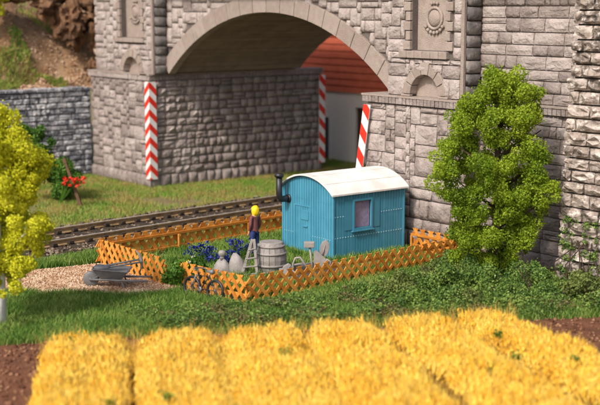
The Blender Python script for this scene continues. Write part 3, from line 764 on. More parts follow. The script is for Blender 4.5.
# ------------------------------------------------------------------ lattice fences
slat_cache = {}
def slat_mesh(dx, h, wid, thk):
    key = (round(dx, 3), round(h, 3), wid, thk)
    if key not in slat_cache:
        slat_cache[key] = MB().prism([(-dx/2-wid/2, 0), (-dx/2+wid/2, 0), (dx/2+wid/2, h), (dx/2-wid/2, h)], -thk/2, thk/2).mesh('slat', M_orange)
    return slat_cache[key]
def fence(label, a, b, h=.80, sp=.36, wid=.085, dx=.72, side=1, lean=1, rail_h=(.16, .52), rail=.085, z0=.03):
    """side: the side of the lattice (+1 / -1 along its normal) that carries the rails; lean: which way the slats of the other side lean."""
    a, b = Vector((*a, 0)), Vector((*b, 0)); d = (b-a); Ln = d.length; d.normalize()
    t = thing('lattice_fence', label, 'fence', a, math.atan2(d.y, d.x), 'orange lattice fence round the hut garden')
    n = int(Ln/sp)+4; zc = h-.07                                   # the upper crossing, just below the tips
    for layer in (0, 1):
        sl_ = lean*(1 if layer == 0 else -1)*dx/h
        for k in range(-5, n+5):
            xt = k*sp+.15
            x0, x1 = xt-sl_*zc, xt+sl_*(h-zc); zs = [0, h]
            if max(x0, x1) < .03 or min(x0, x1) > Ln-.03: continue
            for lim in (0.0, Ln):
                if (x0-lim)*(x1-lim) < 0:
                    q = (lim-xt)/sl_+zc
                    if 0 <= x0 <= Ln: zs[1] = min(zs[1], q)
                    else: zs[0] = max(zs[0], q)
            if zs[1]-zs[0] < .12: continue
            me = slat_mesh(sl_*(zs[1]-zs[0]), zs[1]-zs[0], wid, .032)
            xm = xt+sl_*((zs[0]+zs[1])/2-zc); y = (.018 if layer else -.018)*side
            link('slat', me, t, False, (xm, y+random.uniform(-.003, .003), z0+zs[0]), (random.uniform(-.012, .012), random.uniform(-.02, .02), 0))
    y0, y1 = sorted((.036*side, .092*side))
    for rh in rail_h: MB().box(-.02, Ln+.02, y0, y1, z0+rh, z0+rh+rail).build('rail', M_orange, t, bevel=.012)
    y0, y1 = sorted((.094*side, .15*side)); m_ = max(2, round(Ln/3.2)+1)
    for i in range(m_):
        x = .06+(Ln-.12)*i/(m_-1); MB().box(x-.035, x+.035, y0, y1, 0, h-.22).build('post', M_orange, t, bevel=.012)
    return t
fence('long back lattice fence beside the railway track, rails facing the garden', (-34.85, 18.85), (-35.75, 28.6), .82, .36, .20, .60, -1, 1, (.08, .56), .10)
fence('lattice fence panel behind the grey wheelbarrow', (-34.80, 18.88), (-30.90, 18.95), .82, .34, .125, .66, 1, -1)
fence('short lattice fence panel with the black bicycle leaning on it', (-30.10, 19.12), (-27.40, 19.5), .80, .34, .125, .66, 1, -1)
fence('long front lattice fence running from the garden corner past the hut window side', (-27.38, 19.6), (-27.78, 28.55), .78, .36, .135, .72, 1, -1)
fence('dark lattice fence panel between the hut and the bridge pier', (-30.05, 28.62), (-27.8, 28.68), .78, .36, .15, .60, -1, 1)

# ------------------------------------------------------------------ grey garden things
def lathe_thing(): pass
bar_ = thing('barrel', 'grey wooden barrel with hoops standing beside the person at the hut', 'barrel', (-30.02, 22.42, 0))
bar_.scale = (1, 1, .95)
prof = [(.36, 0), (.42, .12), (.475, .34), (.495, .55), (.475, .78), (.42, 1.0), (.365, 1.12)]
ns = 16
for k in range(ns):                                                 # staves
    a0, a1 = 2*math.pi*k/ns+.012, 2*math.pi*(k+1)/ns-.012; vs = []
    for r_, z in prof:
        for a, rr in ((a0, r_), (a1, r_), (a1, r_-.04), (a0, r_-.04)): vs.append((rr*math.cos(a), rr*math.sin(a), z))
    m_ = len(prof); fs = [(i*4+j, i*4+(j+1) % 4, (i+1)*4+(j+1) % 4, (i+1)*4+j) for i in range(m_-1) for j in range(4)]+[(3, 2, 1, 0), tuple((m_-1)*4+j for j in range(4))]
    q = MB(); q.add(vs, fs); q.build('stave', M_grey, bar_)
MB().lathe([(.30, .05), (.40, .3), (.45, .55), (.40, .8), (.30, 1.04), (.01, 1.045)], 16).build('barrel_head', M_grey, bar_, True)
for z, r_ in ((.13, .425), (.36, .485), (.76, .485), (1.0, .428)):
    MB().lathe([(r_-.03, z-.035), (r_+.014, z-.035), (r_+.014, z+.035), (r_-.03, z+.035)], 24).build('hoop', M_grey, bar_, True)
MB().lathe([(.31, 1.05), (.375, 1.05), (.375, 1.13), (.31, 1.13)], 24).build('rim', M_grey, bar_, True)

cr_ = thing('tool_crate', 'low open grey wooden crate holding garden tools by the front fence', 'crate', (-28.75, 23.05, 0), R(94))
L_, W_, H_ = 2.0, .80, .42
for y in (-W_/2, W_/2):
    for k in range(2): MB().box(-L_/2, L_/2, y-.025, y+.025, .03+k*.2, .215+k*.2).build('side_board', M_grey, cr_, bevel=.01)
for x in (-L_/2+.027, L_/2-.027):
    for k in range(2): MB().box(x-.025, x+.025, -W_/2+.027, W_/2-.027, .03+k*.2, .215+k*.2).build('end_board', M_grey, cr_, bevel=.01)
MB().box(-L_/2+.05, L_/2-.05, -W_/2+.03, W_/2-.03, .03, .07).build('bottom', M_grey, cr_)
# tools, each standing in the crate; facing is about towards the camera's side (+x,-y)
FACE = math.atan2(.7864, .6177)                                     # local x runs along this heading
def tool(name, label, cat, loc, rz=FACE): return thing(name, label, cat, loc, rz, 'grey tools standing in the crate')
sp_ = tool('spade', 'grey spade with rounded blade pointing up out of the tool crate', 'spade', (-28.85, 23.55, .08))
MB().tube([(-.12, 0, 0), (.02, 0, .62)], .032, 8).build('handle', M_grey, sp_, True)
bl_ = [(-.10, 0), (-.145, .12), (-.15, .30), (-.11, .44), (0, .53), (.11, .44), (.15, .30), (.145, .12), (.10, 0)]
q = MB(); q.prism(bl_, -.02, .02); b = q.build('blade', M_grey, sp_, bevel=.012); b.location = (.02, 0, .58); b.rotation_euler = (0, R(13), 0)
MB().tube([(.02, -.03, .6), (.09, -.03, .92)], [.03, .012], 8).build('socket', M_grey, sp_, True)
ml_ = tool('mallet', 'grey mallet with square head upright in the tool crate', 'mallet', (-28.95, 23.15, .08))
MB().tube([(.10, 0, 0), (-.02, 0, .88)], .032, 8).build('handle', M_grey, ml_, True)
MB().box(-.17, .17, -.09, .09, -.10, .10).build('head', M_grey, ml_, bevel=.03).location = (-.03, 0, .97)
sw_ = tool('hand_saw', 'grey broad triangular saw blade between mallet and spade', 'saw', (-28.78, 23.38, .08))
MB().prism([(-.16, .12), (.26, .30), (.20, .52), (-.10, .80), (-.18, .74)], -.014, .014).build('blade', M_grey, sw_)
MB().tube([(.20, 0, .36), (.34, 0, .28), (.36, 0, .42), (.24, 0, .50)], .035, 8, True).build('grip', M_grey, sw_, True)
bs_ = tool('bow_saw', 'grey bow-shaped frame tool leaning in the left of the crate', 'saw', (-28.9, 22.75, .1))
MB().tube([(-.22, 0, .02), (-.26, 0, .40), (-.18, 0, .58), (-.04, 0, .60), (.06, 0, .46), (.34, 0, .04)], .034, 8).build('frame', M_grey, bs_, True)
MB().tube([(-.25, 0, .36), (.08, 0, .42)], .025, 6).build('cross_bar', M_grey, bs_, True)
MB().bar((-.22, 0, .05), (.34, 0, .06), .06, .012).build('blade', M_grey, bs_)
pk_ = tool('garden_hoe', 'grey hoe with pointed head sticking out of the crate beside the barrel', 'hoe', (-28.75, 22.3, .1))
MB().tube([(.30, 0, .06), (-.18, 0, .36)], .032, 8).build('handle', M_grey, pk_, True)
MB().prism([(-.36, .24), (-.16, .28), (-.04, .44), (-.14, .50), (-.30, .40)], -.06, .06).build('head', M_grey, pk_, bevel=.015)

# sacks: lumpy bodies
def sack(name, label, loc, rz, sx, sy, h, knob, seed, leanx=0.0):
    t = thing(name, label, 'sack', loc, rz, 'grey sacks behind the lattice fence')
    n, m_ = 18, 9; vs = []; fs = []
    for i in range(m_):
        f = i/(m_-1); prof = [.80, 1.0, 1.04, 1.02, .96, .88, .74, .52, .20][i]
        for k in range(n):
            a = 2*math.pi*k/n; l = 1+.09*math.sin(a*3+seed+f*2)+.05*math.sin(a*5+seed*2-f*4)
            vs.append((sx*prof*l*math.cos(a)+leanx*f*f, sy*prof*l*math.sin(a), h*(f*.94+.04*math.sin(a*2+seed)*f)))
    for i in range(m_-1):
        for k in range(n): fs.append((i*n+k, i*n+(k+1) % n, (i+1)*n+(k+1) % n, (i+1)*n+k))
    fs.append(tuple(range(n))[::-1]); fs.append(tuple((m_-1)*n+k for k in range(n)))
    q = MB(); q.add(vs, fs); q.build('cloth', M_grey, t, True)
    if knob:
        MB().lathe([(.07, -.06), (.055, .03), (.11, .10), (.125, .17), (.09, .24), (.01, .26)], 10, (leanx, 0, h*.97)).build('neck', M_grey, t, True)
        MB().lathe([(.06, -.02), (.085, 0), (.06, .03)], 10, (leanx, 0, h*.99)).build('tie', M_grey, t, True)
sack('sack', 'grey tied sack with a knotted neck, left of the untied one', (-30.72, 21.0, 0), .4, .28, .24, .62, True, 1.0)
sack('sack', 'grey slumped sack without a knot between tied sack and stepladder', (-30.38, 21.38, 0), .9, .26, .25, .80, False, 2.3, -.10)

# stepladder
ld = thing('stepladder', 'small grey folding stepladder standing open left of the barrel', 'stepladder', (-30.05, 21.62, 0), FACE)
for x0, x1 in ((-.30, .06), (.22, .12)): MB().bar((x0, -.14, 0), (x1, .02, 1.24), .085, .055, (0, 1, 0)).build('rail', M_grey, ld, bevel=.01)
for z in (.12, .36, .62, .9):
    f = z/1.24; MB().bar((-.30+.36*f-.03, -.14+.16*f, z), (.22-.10*f+.03, -.14+.16*f, z+.05), .09, .035).build('rung', M_grey, ld, bevel=.008)
for x in (-.12, .20): MB().bar((x, .62, 0), (.09, .05, 1.22), .05, .045, (0, 1, 0)).build('prop', M_grey, ld, bevel=.008)

# wheelbarrow, axle at local origin side, handles towards +x
wb = thing('wheelbarrow', 'dark grey wheelbarrow parked on the gravel path outside the fence', 'wheelbarrow', (-32.1, 17.1, 0), math.atan2(.77, .64))
wh = MB().lathe([(.06, -.06), (.215, -.06), (.24, -.035), (.24, .035), (.215, .06), (.06, .06)], 18, (0, 0, .24), 'y').build('wheel', M_dkgrey, wb, True)
MB().lathe([(.02, -.11), (.05, -.1), (.05, .1), (.02, .11)], 10, (0, 0, .24), 'y').build('hub', M_dkgrey, wh, True)
for s_ in (-1, 1):
    MB().tube([(-.03, s_*.10, .235), (.35, s_*.20, .25), (1.05, s_*.30, .25), (1.78, s_*.33, .24)], .033, 8).build('handle', M_dkgrey, wb, True)
    MB().bar((.98, s_*.27, .25), (1.08, s_*.30, 0), .07, .045).build('leg', M_dkgrey, wb, bevel=.01)
    MB().bar((.05, s_*.10, .24), (.36, s_*.22, .44), .04, .03).build('brace', M_dkgrey, wb)
q = MB(); bot = [(.34, -.22, .27), (.98, -.24, .27), (.98, .24, .27), (.34, .22, .27)]; top = [(.10, -.34, .60), (1.20, -.40, .52), (1.20, .40, .52), (.10, .34, .60)]
inn = [(.14, -.30, .595), (1.15, -.36, .515), (1.15, .36, .515), (.14, .30, .595)]; inb = [(.37, -.19, .30), (.95, -.21, .30), (.95, .21, .30), (.37, .19, .30)]
q.add(bot+top+inn+inb, [(3, 2, 1, 0)]+[(i, (i+1) % 4, 4+(i+1) % 4, 4+i) for i in range(4)]+[(4+i, 4+(i+1) % 4, 8+(i+1) % 4, 8+i) for i in range(4)]+[(8+i, 8+(i+1) % 4, 12+(i+1) % 4, 12+i) for i in range(4)]+[(12, 13, 14, 15)])
tray = q.build('tray', M_dkgrey, wb, bevel=.012)
MB().tube([(.10, -.34, .605), (1.20, -.40, .525), (1.20, .40, .525), (.10, .34, .605)], .022, 6, True).build('rim', M_dkgrey, tray)
wrot = math.atan2(.77, .64); wc, wsn = math.cos(wrot), math.sin(wrot)
def wbp(x, y): return (-32.1+x*wc-y*wsn, 17.1+x*wsn+y*wc)
sv = thing('shovel', 'grey shovel lying face down across the wheelbarrow tray', 'shovel', (*wbp(.55, -.02), .57), wrot)
MB().tube([(-.05, 0, .03), (1.05, .05, .20)], .028, 8).build('handle', M_dkgrey, sv, True)
q = MB(); vs = []
for i, (x, hw_) in enumerate(((-.48, .05), (-.42, .15), (-.25, .19), (-.05, .17), (.04, .06))):
    for y, dz in ((-hw_, .0), (0, .055), (hw_, .0)): vs.append((x, y, .035+dz-.04*(i == 0)))
n5 = len(vs); vs += [(x, y, z-.02) for x, y, z in vs]
fs = [(i*3+j, i*3+j+1, i*3+j+4, i*3+j+3) for i in range(4) for j in range(2)]; fs += [tuple(n5+k for k in f[::-1]) for f in fs]
rim = [0, 1, 2, 5, 8, 11, 14, 13, 12, 9, 6, 3]; fs += [(rim[i], rim[(i+1) % 12], n5+rim[(i+1) % 12], n5+rim[i]) for i in range(12)]
q.add(vs, fs); q.build('blade', M_dkgrey, sv, True)
px_ = thing('pickaxe', 'grey pickaxe resting on the wheelbarrow with its curved head upright', 'pickaxe', (*wbp(.75, .12), .62), wrot)
MB().tube([(-.35, 0, 0), (.72, .0, .20)], .03, 8).build('handle', M_dkgrey, px_, True)
MB().tube([(.62, -.02, .50), (.72, 0, .36), (.78, 0, .20), (.79, 0, .02), (.74, .02, -.18)], [.012, .04, .06, .042, .014], 8).build('head', M_grey, px_, True)

# bicycle leaning on the short fence panel; local x runs along the fence
bk = thing('bicycle', 'black bicycle leaning against the short lattice fence panel', 'bicycle', (-29.12, 18.78, 0), math.atan2(.26, .97))
bk.scale = (.86, .86, .86)
bk.rotation_euler = (R(-9), 0, math.atan2(.26, .97))
for x in (0, 1.05):
    wl = MB().tube([(x+.335*math.cos(t), 0, .345+.335*math.sin(t)) for t in np.linspace(0, 6.2832, 29)[:-1]], .048, 8, True).build('wheel', M_black, bk, True)
    MB().tube([(x+.305*math.cos(t), 0, .345+.305*math.sin(t)) for t in np.linspace(0, 6.2832, 29)[:-1]], .011, 6, True).build('rim', M_black, wl, True)
    sp2 = MB()
    for k in range(10):
        t = 2*math.pi*k/10; sp2.bar((x, .0, .345), (x+.30*math.cos(t), 0, .345+.30*math.sin(t)), .008, .008)
    sp2.build('spokes', M_dkgrey, wl, kind='stuff')
    MB().lathe([(.01, -.05), (.03, -.05), (.03, .05), (.01, .05)], 10, (x, 0, .345), 'y').build('hub', M_dkgrey, wl, True)
MB().tube([(.24, 0, .86), (.42, 0, .32), (.76, 0, .82), (.28, 0, .74), (.42, 0, .32)], .03, 8).build('frame', M_black, bk, True)
for s_ in (-1, 1): MB().tube([(.42, s_*.04, .32), (1.05, s_*.05, .345), (.76, 0, .80)], .014, 6).build('stay', M_black, bk, True)
for s_ in (-1, 1): MB().tube([(.20, s_*.04, .80), (.06, s_*.045, .5), (0, s_*.045, .345)], .02, 8).build('fork', M_dkgrey, bk, True)
MB().tube([(.25, 0, .80), (.20, 0, 1.0)], .022, 8).build('stem', M_dkgrey, bk, True)
MB().tube([(.36, -.30, .96), (.26, -.28, 1.0), (.19, -.10, 1.02), (.19, .10, 1.02), (.26, .28, 1.0), (.36, .30, .96)], .024, 8).build('handlebar', M_dkgrey, bk, True)
MB().tube([(.75, 0, .80), (.78, 0, .92)], .02, 8).build('seat_post', M_dkgrey, bk, True)
MB().tube([(.60, 0, .945), (.72, 0, .955), (.86, 0, .96), (.93, 0, .95)], [.03, .055, .10, .06], 8).build('saddle', M_dkgrey, bk, True)
MB().lathe([(.02, -.075), (.09, -.075), (.09, -.06), (.02, -.06)], 14, (.42, 0, .32), 'y').build('chainring', M_dkgrey, bk, True)
for s_ in (-1, 1): MB().tube([(.42, s_*.08, .32), (.42+s_*.12, s_*.09, .32-s_*.12), (.42+s_*.12, s_*.18, .32-s_*.12)], .013, 6).build('pedal', M_black, bk, True)

# ------------------------------------------------------------------ person, seen from behind
PH = thing('person', 'person with bright yellow hair in maroon jacket and blue trousers behind the barrel', 'person', (-32.42, 23.5, 0), math.atan2(.7864, .6177))
PH.rotation_euler = (R(-4), R(5), math.atan2(.7864, .6177)+R(48))             # x is the person's right, y away from the camera
def skin(name, verts, edges, radii, m, parent, root=0, lvl=2):
    me = bpy.data.meshes.new(name); me.from_pydata(verts, edges, []); me.materials.append(m)
    o = link(name, me, parent)
    md = o.modifiers.new('skin', 'SKIN'); md.use_smooth_shade = True
    for i, v in enumerate(me.skin_vertices[0].data):
        r_ = radii[i]; v.radius = r_ if isinstance(r_, tuple) else (r_, r_); v.use_root = (i == root)
    sd = o.modifiers.new('sub', 'SUBSURF'); sd.levels = lvl; sd.render_levels = lvl
    return o
# body: legs, torso, neck, head, arms with palms and fingers
bv = [(0, 0, .92), (0, 0, 1.12), (0, -.01, 1.30), (0, -.01, 1.43), (0, .01, 1.51), (0, .02, 1.60), (0, .02, 1.70),
      (-.09, 0, .86), (-.10, .03, .48), (-.11, -.02, .10), (-.115, .10, .05), (.09, 0, .86), (.11, .02, .48), (.12, -.02, .10), (.125, .10, .05),
      (-.17, -.01, 1.40), (-.23, -.03, 1.13), (-.20, .07, .90), (-.18, .11, .82), (.17, -.01, 1.40), (.24, .0, 1.14), (.24, .12, .93), (.235, .16, .86)]
be = [(0, 1), (1, 2), (2, 3), (3, 4), (4, 5), (5, 6), (0, 7), (7, 8), (8, 9), (9, 10), (0, 11), (11, 12), (12, 13), (13, 14), (3, 15), (15, 16), (16, 17), (17, 18), (3, 19), (19, 20), (20, 21), (21, 22)]
br = [(.10, .075), (.10, .075), (.12, .085), (.11, .08), .05, (.085, .10), (.07, .085), .07, .055, .042, .035, .07, .055, .042, .035, .055, .042, .033, (.035, .02), .055, .042, .033, (.035, .02)]
body_ = skin('body', bv, be, br, M_skin, PH)
for s_, (hx, hy, hz) in ((-1, (-.18, .11, .82)), (1, (.235, .16, .86))):
    for k in range(4):
        x = hx+(k-1.5)*.019; l = (.062, .075, .07, .055)[k]
        MB().tube([(x, hy, hz), (x, hy+.022, hz-l*.55), (x, hy+.02, hz-l)], [.0095, .009, .007], 6).build('finger', M_skin, PH, True)
    MB().tube([(hx-s_*.03, hy+.01, hz+.02), (hx-s_*.055, hy+.035, hz-.015), (hx-s_*.05, hy+.05, hz-.045)], [.012, .011, .008], 6).build('thumb', M_skin, PH, True)
skin('jacket', [(0, 0, .80), (0, 0, 1.10), (0, -.01, 1.30), (0, -.01, 1.42), (0, .01, 1.47), (-.18, -.01, 1.40), (-.24, -.03, 1.13), (-.205, .06, .92), (.18, -.01, 1.40), (.25, .0, 1.14), (.245, .11, .95)],
     [(0, 1), (1, 2), (2, 3), (3, 4), (3, 5), (5, 6), (6, 7), (3, 8), (8, 9), (9, 10)], [(.16, .13), (.145, .115), (.15, .115), (.12, .095), (.07, .065), .066, .056, .046, .066, .056, .046], M_jacket, PH)
skin('trousers', [(0, 0, 1.0), (-.095, 0, .84), (-.105, .03, .48), (-.112, -.02, .08), (.095, 0, .84), (.115, .02, .48), (.122, -.02, .08)],
     [(0, 1), (1, 2), (2, 3), (0, 4), (4, 5), (5, 6)], [(.155, .12), .11, .08, .066, .11, .08, .066], M_jeans, PH)
for x in (-.115, .125):
    skin('shoe', [(x, -.06, .05), (x, .05, .045), (x+.005, .17, .035)], [(0, 1), (1, 2)], [(.05, .05), (.052, .048), (.04, .035)], M_shoe, PH)
# hair: a full head of it over crown, back and sides
hm = MB(); n, m_ = 22, 12; vs = []; fs = []
for i in range(m_):
    f = math.pi*i/(m_-1)
    for k in range(n):
        a = 2*math.pi*k/n; d = Vector((math.sin(f)*math.cos(a), math.sin(f)*math.sin(a), math.cos(f)))
        b_ = 1+.06*math.sin(a*7+f*3)+.05*math.sin(f*9+a*2)
        back = 1.0 if d.y < .45 or d.z > .35 else .72            # the face stays free
        vs.append((d.x*.145*b_*back, -.015+d.y*.15*b_*back, 1.62+(d.z*.17 if d.z > 0 else d.z*.22)*b_))
for i in range(m_-1):
    for k in range(n): fs.append((i*n+k, i*n+(k+1) % n, (i+1)*n+(k+1) % n, (i+1)*n+k))
hm.add(vs, fs); hm.build('hair', M_hair, PH, True)
MB().lathe([(.024, -.01), (.018, .03), (.006, .045)], 8, (0, .125, 1.60), 'y').build('nose', M_skin, PH, True)
for x in (-.035, .035): MB().lathe([(.014, 0), (.010, .012), (.002, .016)], 8, (x, .112, 1.64), 'y').build('eye', M_shoe, PH, True)
MB().bar((-.03, .118, 1.55), (.03, .118, 1.55), .012, .012).build('mouth', M_jacket, PH)

# ------------------------------------------------------------------ garden plants
def plant_flowers(name, label, cat, loc, n_leaf, rad, h, petals, group=None, leafm=None, arch=1.0):
    t = thing(name, label, cat, loc, 0, group)
    P = rng.normal(size=(n_leaf, 3))*rad*.35; P[:, 2] = 0
    V, F = blades(P, h*.9, .045, 1.0*arch); bigmesh('leaves', V, F, leafm or M_bush, t)
    for m, cnt, sz, zlo, zhi, spread in petals:
        C = rng.normal(size=(cnt, 3))*rad*spread; C[:, 2] = rng.uniform(zlo, zhi, cnt)
        Pp = np.repeat(C, 16, 0)+rng.normal(size=(cnt*16, 3))*sz*.75; V, F = flakes(Pp, rng.normal(size=Pp.shape), sz*.55, 1.0)
        bigmesh('blossoms', V, F, m, t)
    return t
plant_flowers('flowering_plant', 'clump of deep blue flowers left of the others behind the bicycle', 'flowers', (-32.5, 21.55, 0), 380, .52, .42, [(M_petalblue, 26, .085, .2, .62, .52)], 'blue flowers in the garden')
plant_flowers('flowering_plant', 'deep blue flowers with arching pale leaves between sacks and person', 'flowers', (-32.25, 22.75, 0), 420, .5, .62, [(M_petalblue, 22, .085, .3, .72, .5)], 'blue flowers in the garden', M_lawn)
plant_flowers('flowering_plant', 'small tuft of blue flowers right behind the tied sack', 'flowers', (-31.35, 21.55, 0), 160, .26, .34, [(M_petalblue, 11, .085, .2, .45, .5)], 'blue flowers in the garden')
plant_flowers('flower_bush', 'leafy green bush with white, yellow and red blossoms filling the fence gap', 'flowers', (-30.55, 19.45, 0), 300, .6, .5,
              [(M_petalyellow, 2, .07, .58, .7, .25), (M_petalred, 1, .08, .5, .6, .2), (M_petalwhite, 6, .03, .4, .8, .5)])
fb = [o for o in bpy.data.objects if o.name == 'flower_bush'][0]
cl = [(rng.normal()*.32, rng.normal()*.25, rng.uniform(.15, .6), rng.uniform(.16, .26)) for _ in range(14)]
foliage('foliage', cl, 4200, .05, M_bush, fb)

# ------------------------------------------------------------------ trees and bushes
def limbs(t, trunk, rad, m, branches):
    MB().tube(trunk, rad, 10).build('trunk', m, t, True)
    for b, r_ in branches: MB().tube(b, r_, 7).build('limb', m, t, True)
def cam_off(right, up_, depth=0): return (RT.x*right+FW.x*depth, RT.y*right+FW.y*depth, up_)
tree = thing('green_tree', 'bright green leafy tree in front of the bridge wall right of the hut', 'tree', (-25.0, 27.35, 0))
prof = [(.75, -.1, 1.2), (1.3, -.1, 1.6), (1.9, 0, 1.85), (2.6, .1, 2.0), (3.2, .1, 2.05), (3.8, -.05, 1.95), (4.4, -.1, 1.7), (5.0, .15, 1.3), (5.5, .2, 1.1), (5.85, -.15, .75), (6.25, -.2, .45)]
clumps = []
boughs = [(-.35, 6.35, .34), (.05, 6.1, .42), (.65, 6.2, .40), (.95, 5.85, .40), (.3, 5.6, .5), (-.6, 5.75, .38), (-1.05, 5.35, .42), (-1.35, 4.95, .42), (-.45, 5.0, .5), (.6, 5.0, .5), (1.1, 5.15, .40), (.15, 4.4, .5),
          (-1.7, 4.25, .5), (-1.05, 4.35, .45), (-1.75, 3.6, .5), (-1.0, 3.7, .5), (.95, 4.3, .5), (1.35, 4.0, .42), (-.3, 3.7, .45), (.55, 3.6, .5), (1.3, 3.3, .5), (1.75, 2.95, .42), (-1.55, 2.9, .5), (-.8, 2.95, .5), (.1, 2.9, .5), (.8, 2.75, .5),
          (1.55, 2.4, .45), (1.05, 2.05, .45), (-1.3, 2.25, .45), (-.7, 2.1, .5), (.35, 2.1, .5), (-1.25, 1.55, .42), (-.75, 1.3, .45), (-.1, 1.4, .48), (.6, 1.35, .48), (1.1, 1.5, .38), (-.9, .85, .38), (-.2, .75, .45), (.45, .8, .42)]
for x, z, br_ in boughs:
    for d0 in (-.75, .45):
        dd = d0*(1-abs(z-3.2)/4.6)+rng.normal()*.2; ox, oz = rng.normal()*.12, rng.normal()*.1
        for _ in range(8):
            g = rng.normal(size=3)*br_*.37; c = cam_off(.86*(x+ox+g[0])-.03, z+oz+g[2]*.8, dd+g[1])
            if c[1] < 1.75: clumps.append((*c, rng.uniform(.12, .27)))
foliage('crown', clumps, 135000, .033, M_tree, tree, .9)
limbs(tree, [(0, 0, 0), (.03, .02, 1.5), (-.04, 0, 3.2), (.02, .03, 4.8), (0, 0, 6.1)], [.17, .14, .11, .07, .02], M_bark,
      [([cam_off(0, z), cam_off(s_*.6, z+.35, d), cam_off(s_*1.25, z+.85, d*1.5)], [.06, .04, .015]) for z, s_, d in ((1.2, -1, -.3), (1.7, 1, -.4), (2.3, -1, .2), (2.8, 1, .3), (3.4, -1, -.3), (3.9, 1, -.2), (4.5, -.6, 0), (4.8, .6, -.1))])

yt = thing('birch_tree', 'yellow autumn birch with white trunk at the left edge', 'tree', (-29.5, 13.0, 0))
yc = [(.0, 5.75, .35), (.35, 5.65, .36), (.1, 5.2, .4), (.65, 5.15, .30), (-.4, 5.4, .45), (.55, 4.75, .40), (1.0, 4.55, .34), (1.25, 4.25, .30), (.2, 4.6, .45), (.8, 4.15, .38), (1.1, 3.95, .27), (-.3, 4.6, .5), (.35, 4.0, .45),
      (.85, 3.6, .33), (.5, 3.4, .36), (.1, 3.5, .42), (.75, 3.1, .30), (1.15, 2.85, .32), (.4, 2.85, .36), (.0, 2.9, .4), (1.35, 2.6, .22), (.95, 2.45, .33), (.5, 2.25, .36), (.15, 2.2, .3), (1.0, 2.05, .22), (.7, 1.8, .30), (.35, 1.65, .30), (.55, 1.35, .22), (.25, 1.15, .18), (-.3, 3.2, .5), (-.5, 2.4, .5), (-.9, 3.8, .6), (-.8, 5.0, .55), (-1.2, 3.0, .5), (-.2, 1.7, .35), (.0, 2.0, .34), (.12, 1.65, .32), (.0, 1.35, .26), (.3, 1.9, .3)]
cl = []
for x, z, r_ in yc:
    for _ in range(3): cl.append((*cam_off(x+rng.normal()*.10-.02, z+rng.normal()*.1, rng.normal()*.4), r_*rng.uniform(.45, .85)))
foliage('crown', cl, 90000, .032, M_yellow, yt, .9)
limbs(yt, [(0, 0, 0), (.02, .01, 1.2), (-.03, 0, 2.6), (.02, .02, 4.2), (0, 0, 5.4)], [.16, .13, .10, .06, .02], M_birch,
      [([cam_off(0, z), cam_off(s_*.45, z+.25, d), cam_off(s_*.95, z+.7, d*1.5)], [.045, .03, .01]) for z, s_, d in ((1.5, 1, .1), (2.0, 1, -.2), (2.6, -1, .2), (3.2, 1, .1), (3.8, 1, -.1), (4.4, -1, .1))])

bush = thing('green_bush', 'leafy green bush in front of the slate retaining wall', 'bush', (-47.2, 23.9, 0))
cl = [(*cam_off(-.02+rng.normal()*.26, rng.uniform(.25, 1.75), rng.normal()*.3), rng.uniform(.18, .34)) for _ in range(34)]
cl += [(*cam_off(-1.0+rng.normal()*.3, rng.uniform(1.0, 3.2), rng.normal()*.3), rng.uniform(.2, .35)) for _ in range(22)]
foliage('foliage', cl, 26000, .042, M_bush, bush); limbs(bush, [(0, 0, 0), (0, 0, .8), (.05, 0, 1.5)], [.07, .05, .02], M_bark, [])
pst = thing('wooden_post', 'weathered brown post leaning left beside the red flowers', 'post', (-45.3, 23.8, 0))
MB().bar((0, 0, -.05), (-.42, -.53, 2.05), .17, .14, taper=.8).build('shaft', M_post, pst, bevel=.015)
MB().bar((-.40, -.50, 1.93), (-.44, -.55, 2.12), .18, .15).build('cap', M_post, pst, bevel=.02)
rf_ = thing('red_flowers', 'spray of bright red blossoms hanging in front of the leaning brown post', 'flowers', (-45.35, 23.65, .12))
C = np.array([cam_off(x, z, -.25) for x, z in [(-.52, .95), (-.42, 1.12), (-.3, .92), (-.26, 1.2), (-.12, 1.05), (-.02, 1.2), (.12, 1.1), (.32, 1.22), (.28, 1.05), (-.5, 1.18), (.02, .9)]])
Pp = np.repeat(C, 20, 0)+rng.normal(size=(len(C)*20, 3))*.042; V_, F_ = flakes(Pp, rng.normal(size=Pp.shape), .05, 1.0); bigmesh('blossoms', V_, F_, M_petalred, rf_)
q = MB()
for c in C: b_ = Vector(cam_off(-.75, .1, -.05)); c = Vector(c); q.tube([b_, b_.lerp(c, .55)+Vector((0, 0, .16)), c], .012, 5)
q.build('stems', M_bush, rf_, kind='stuff')

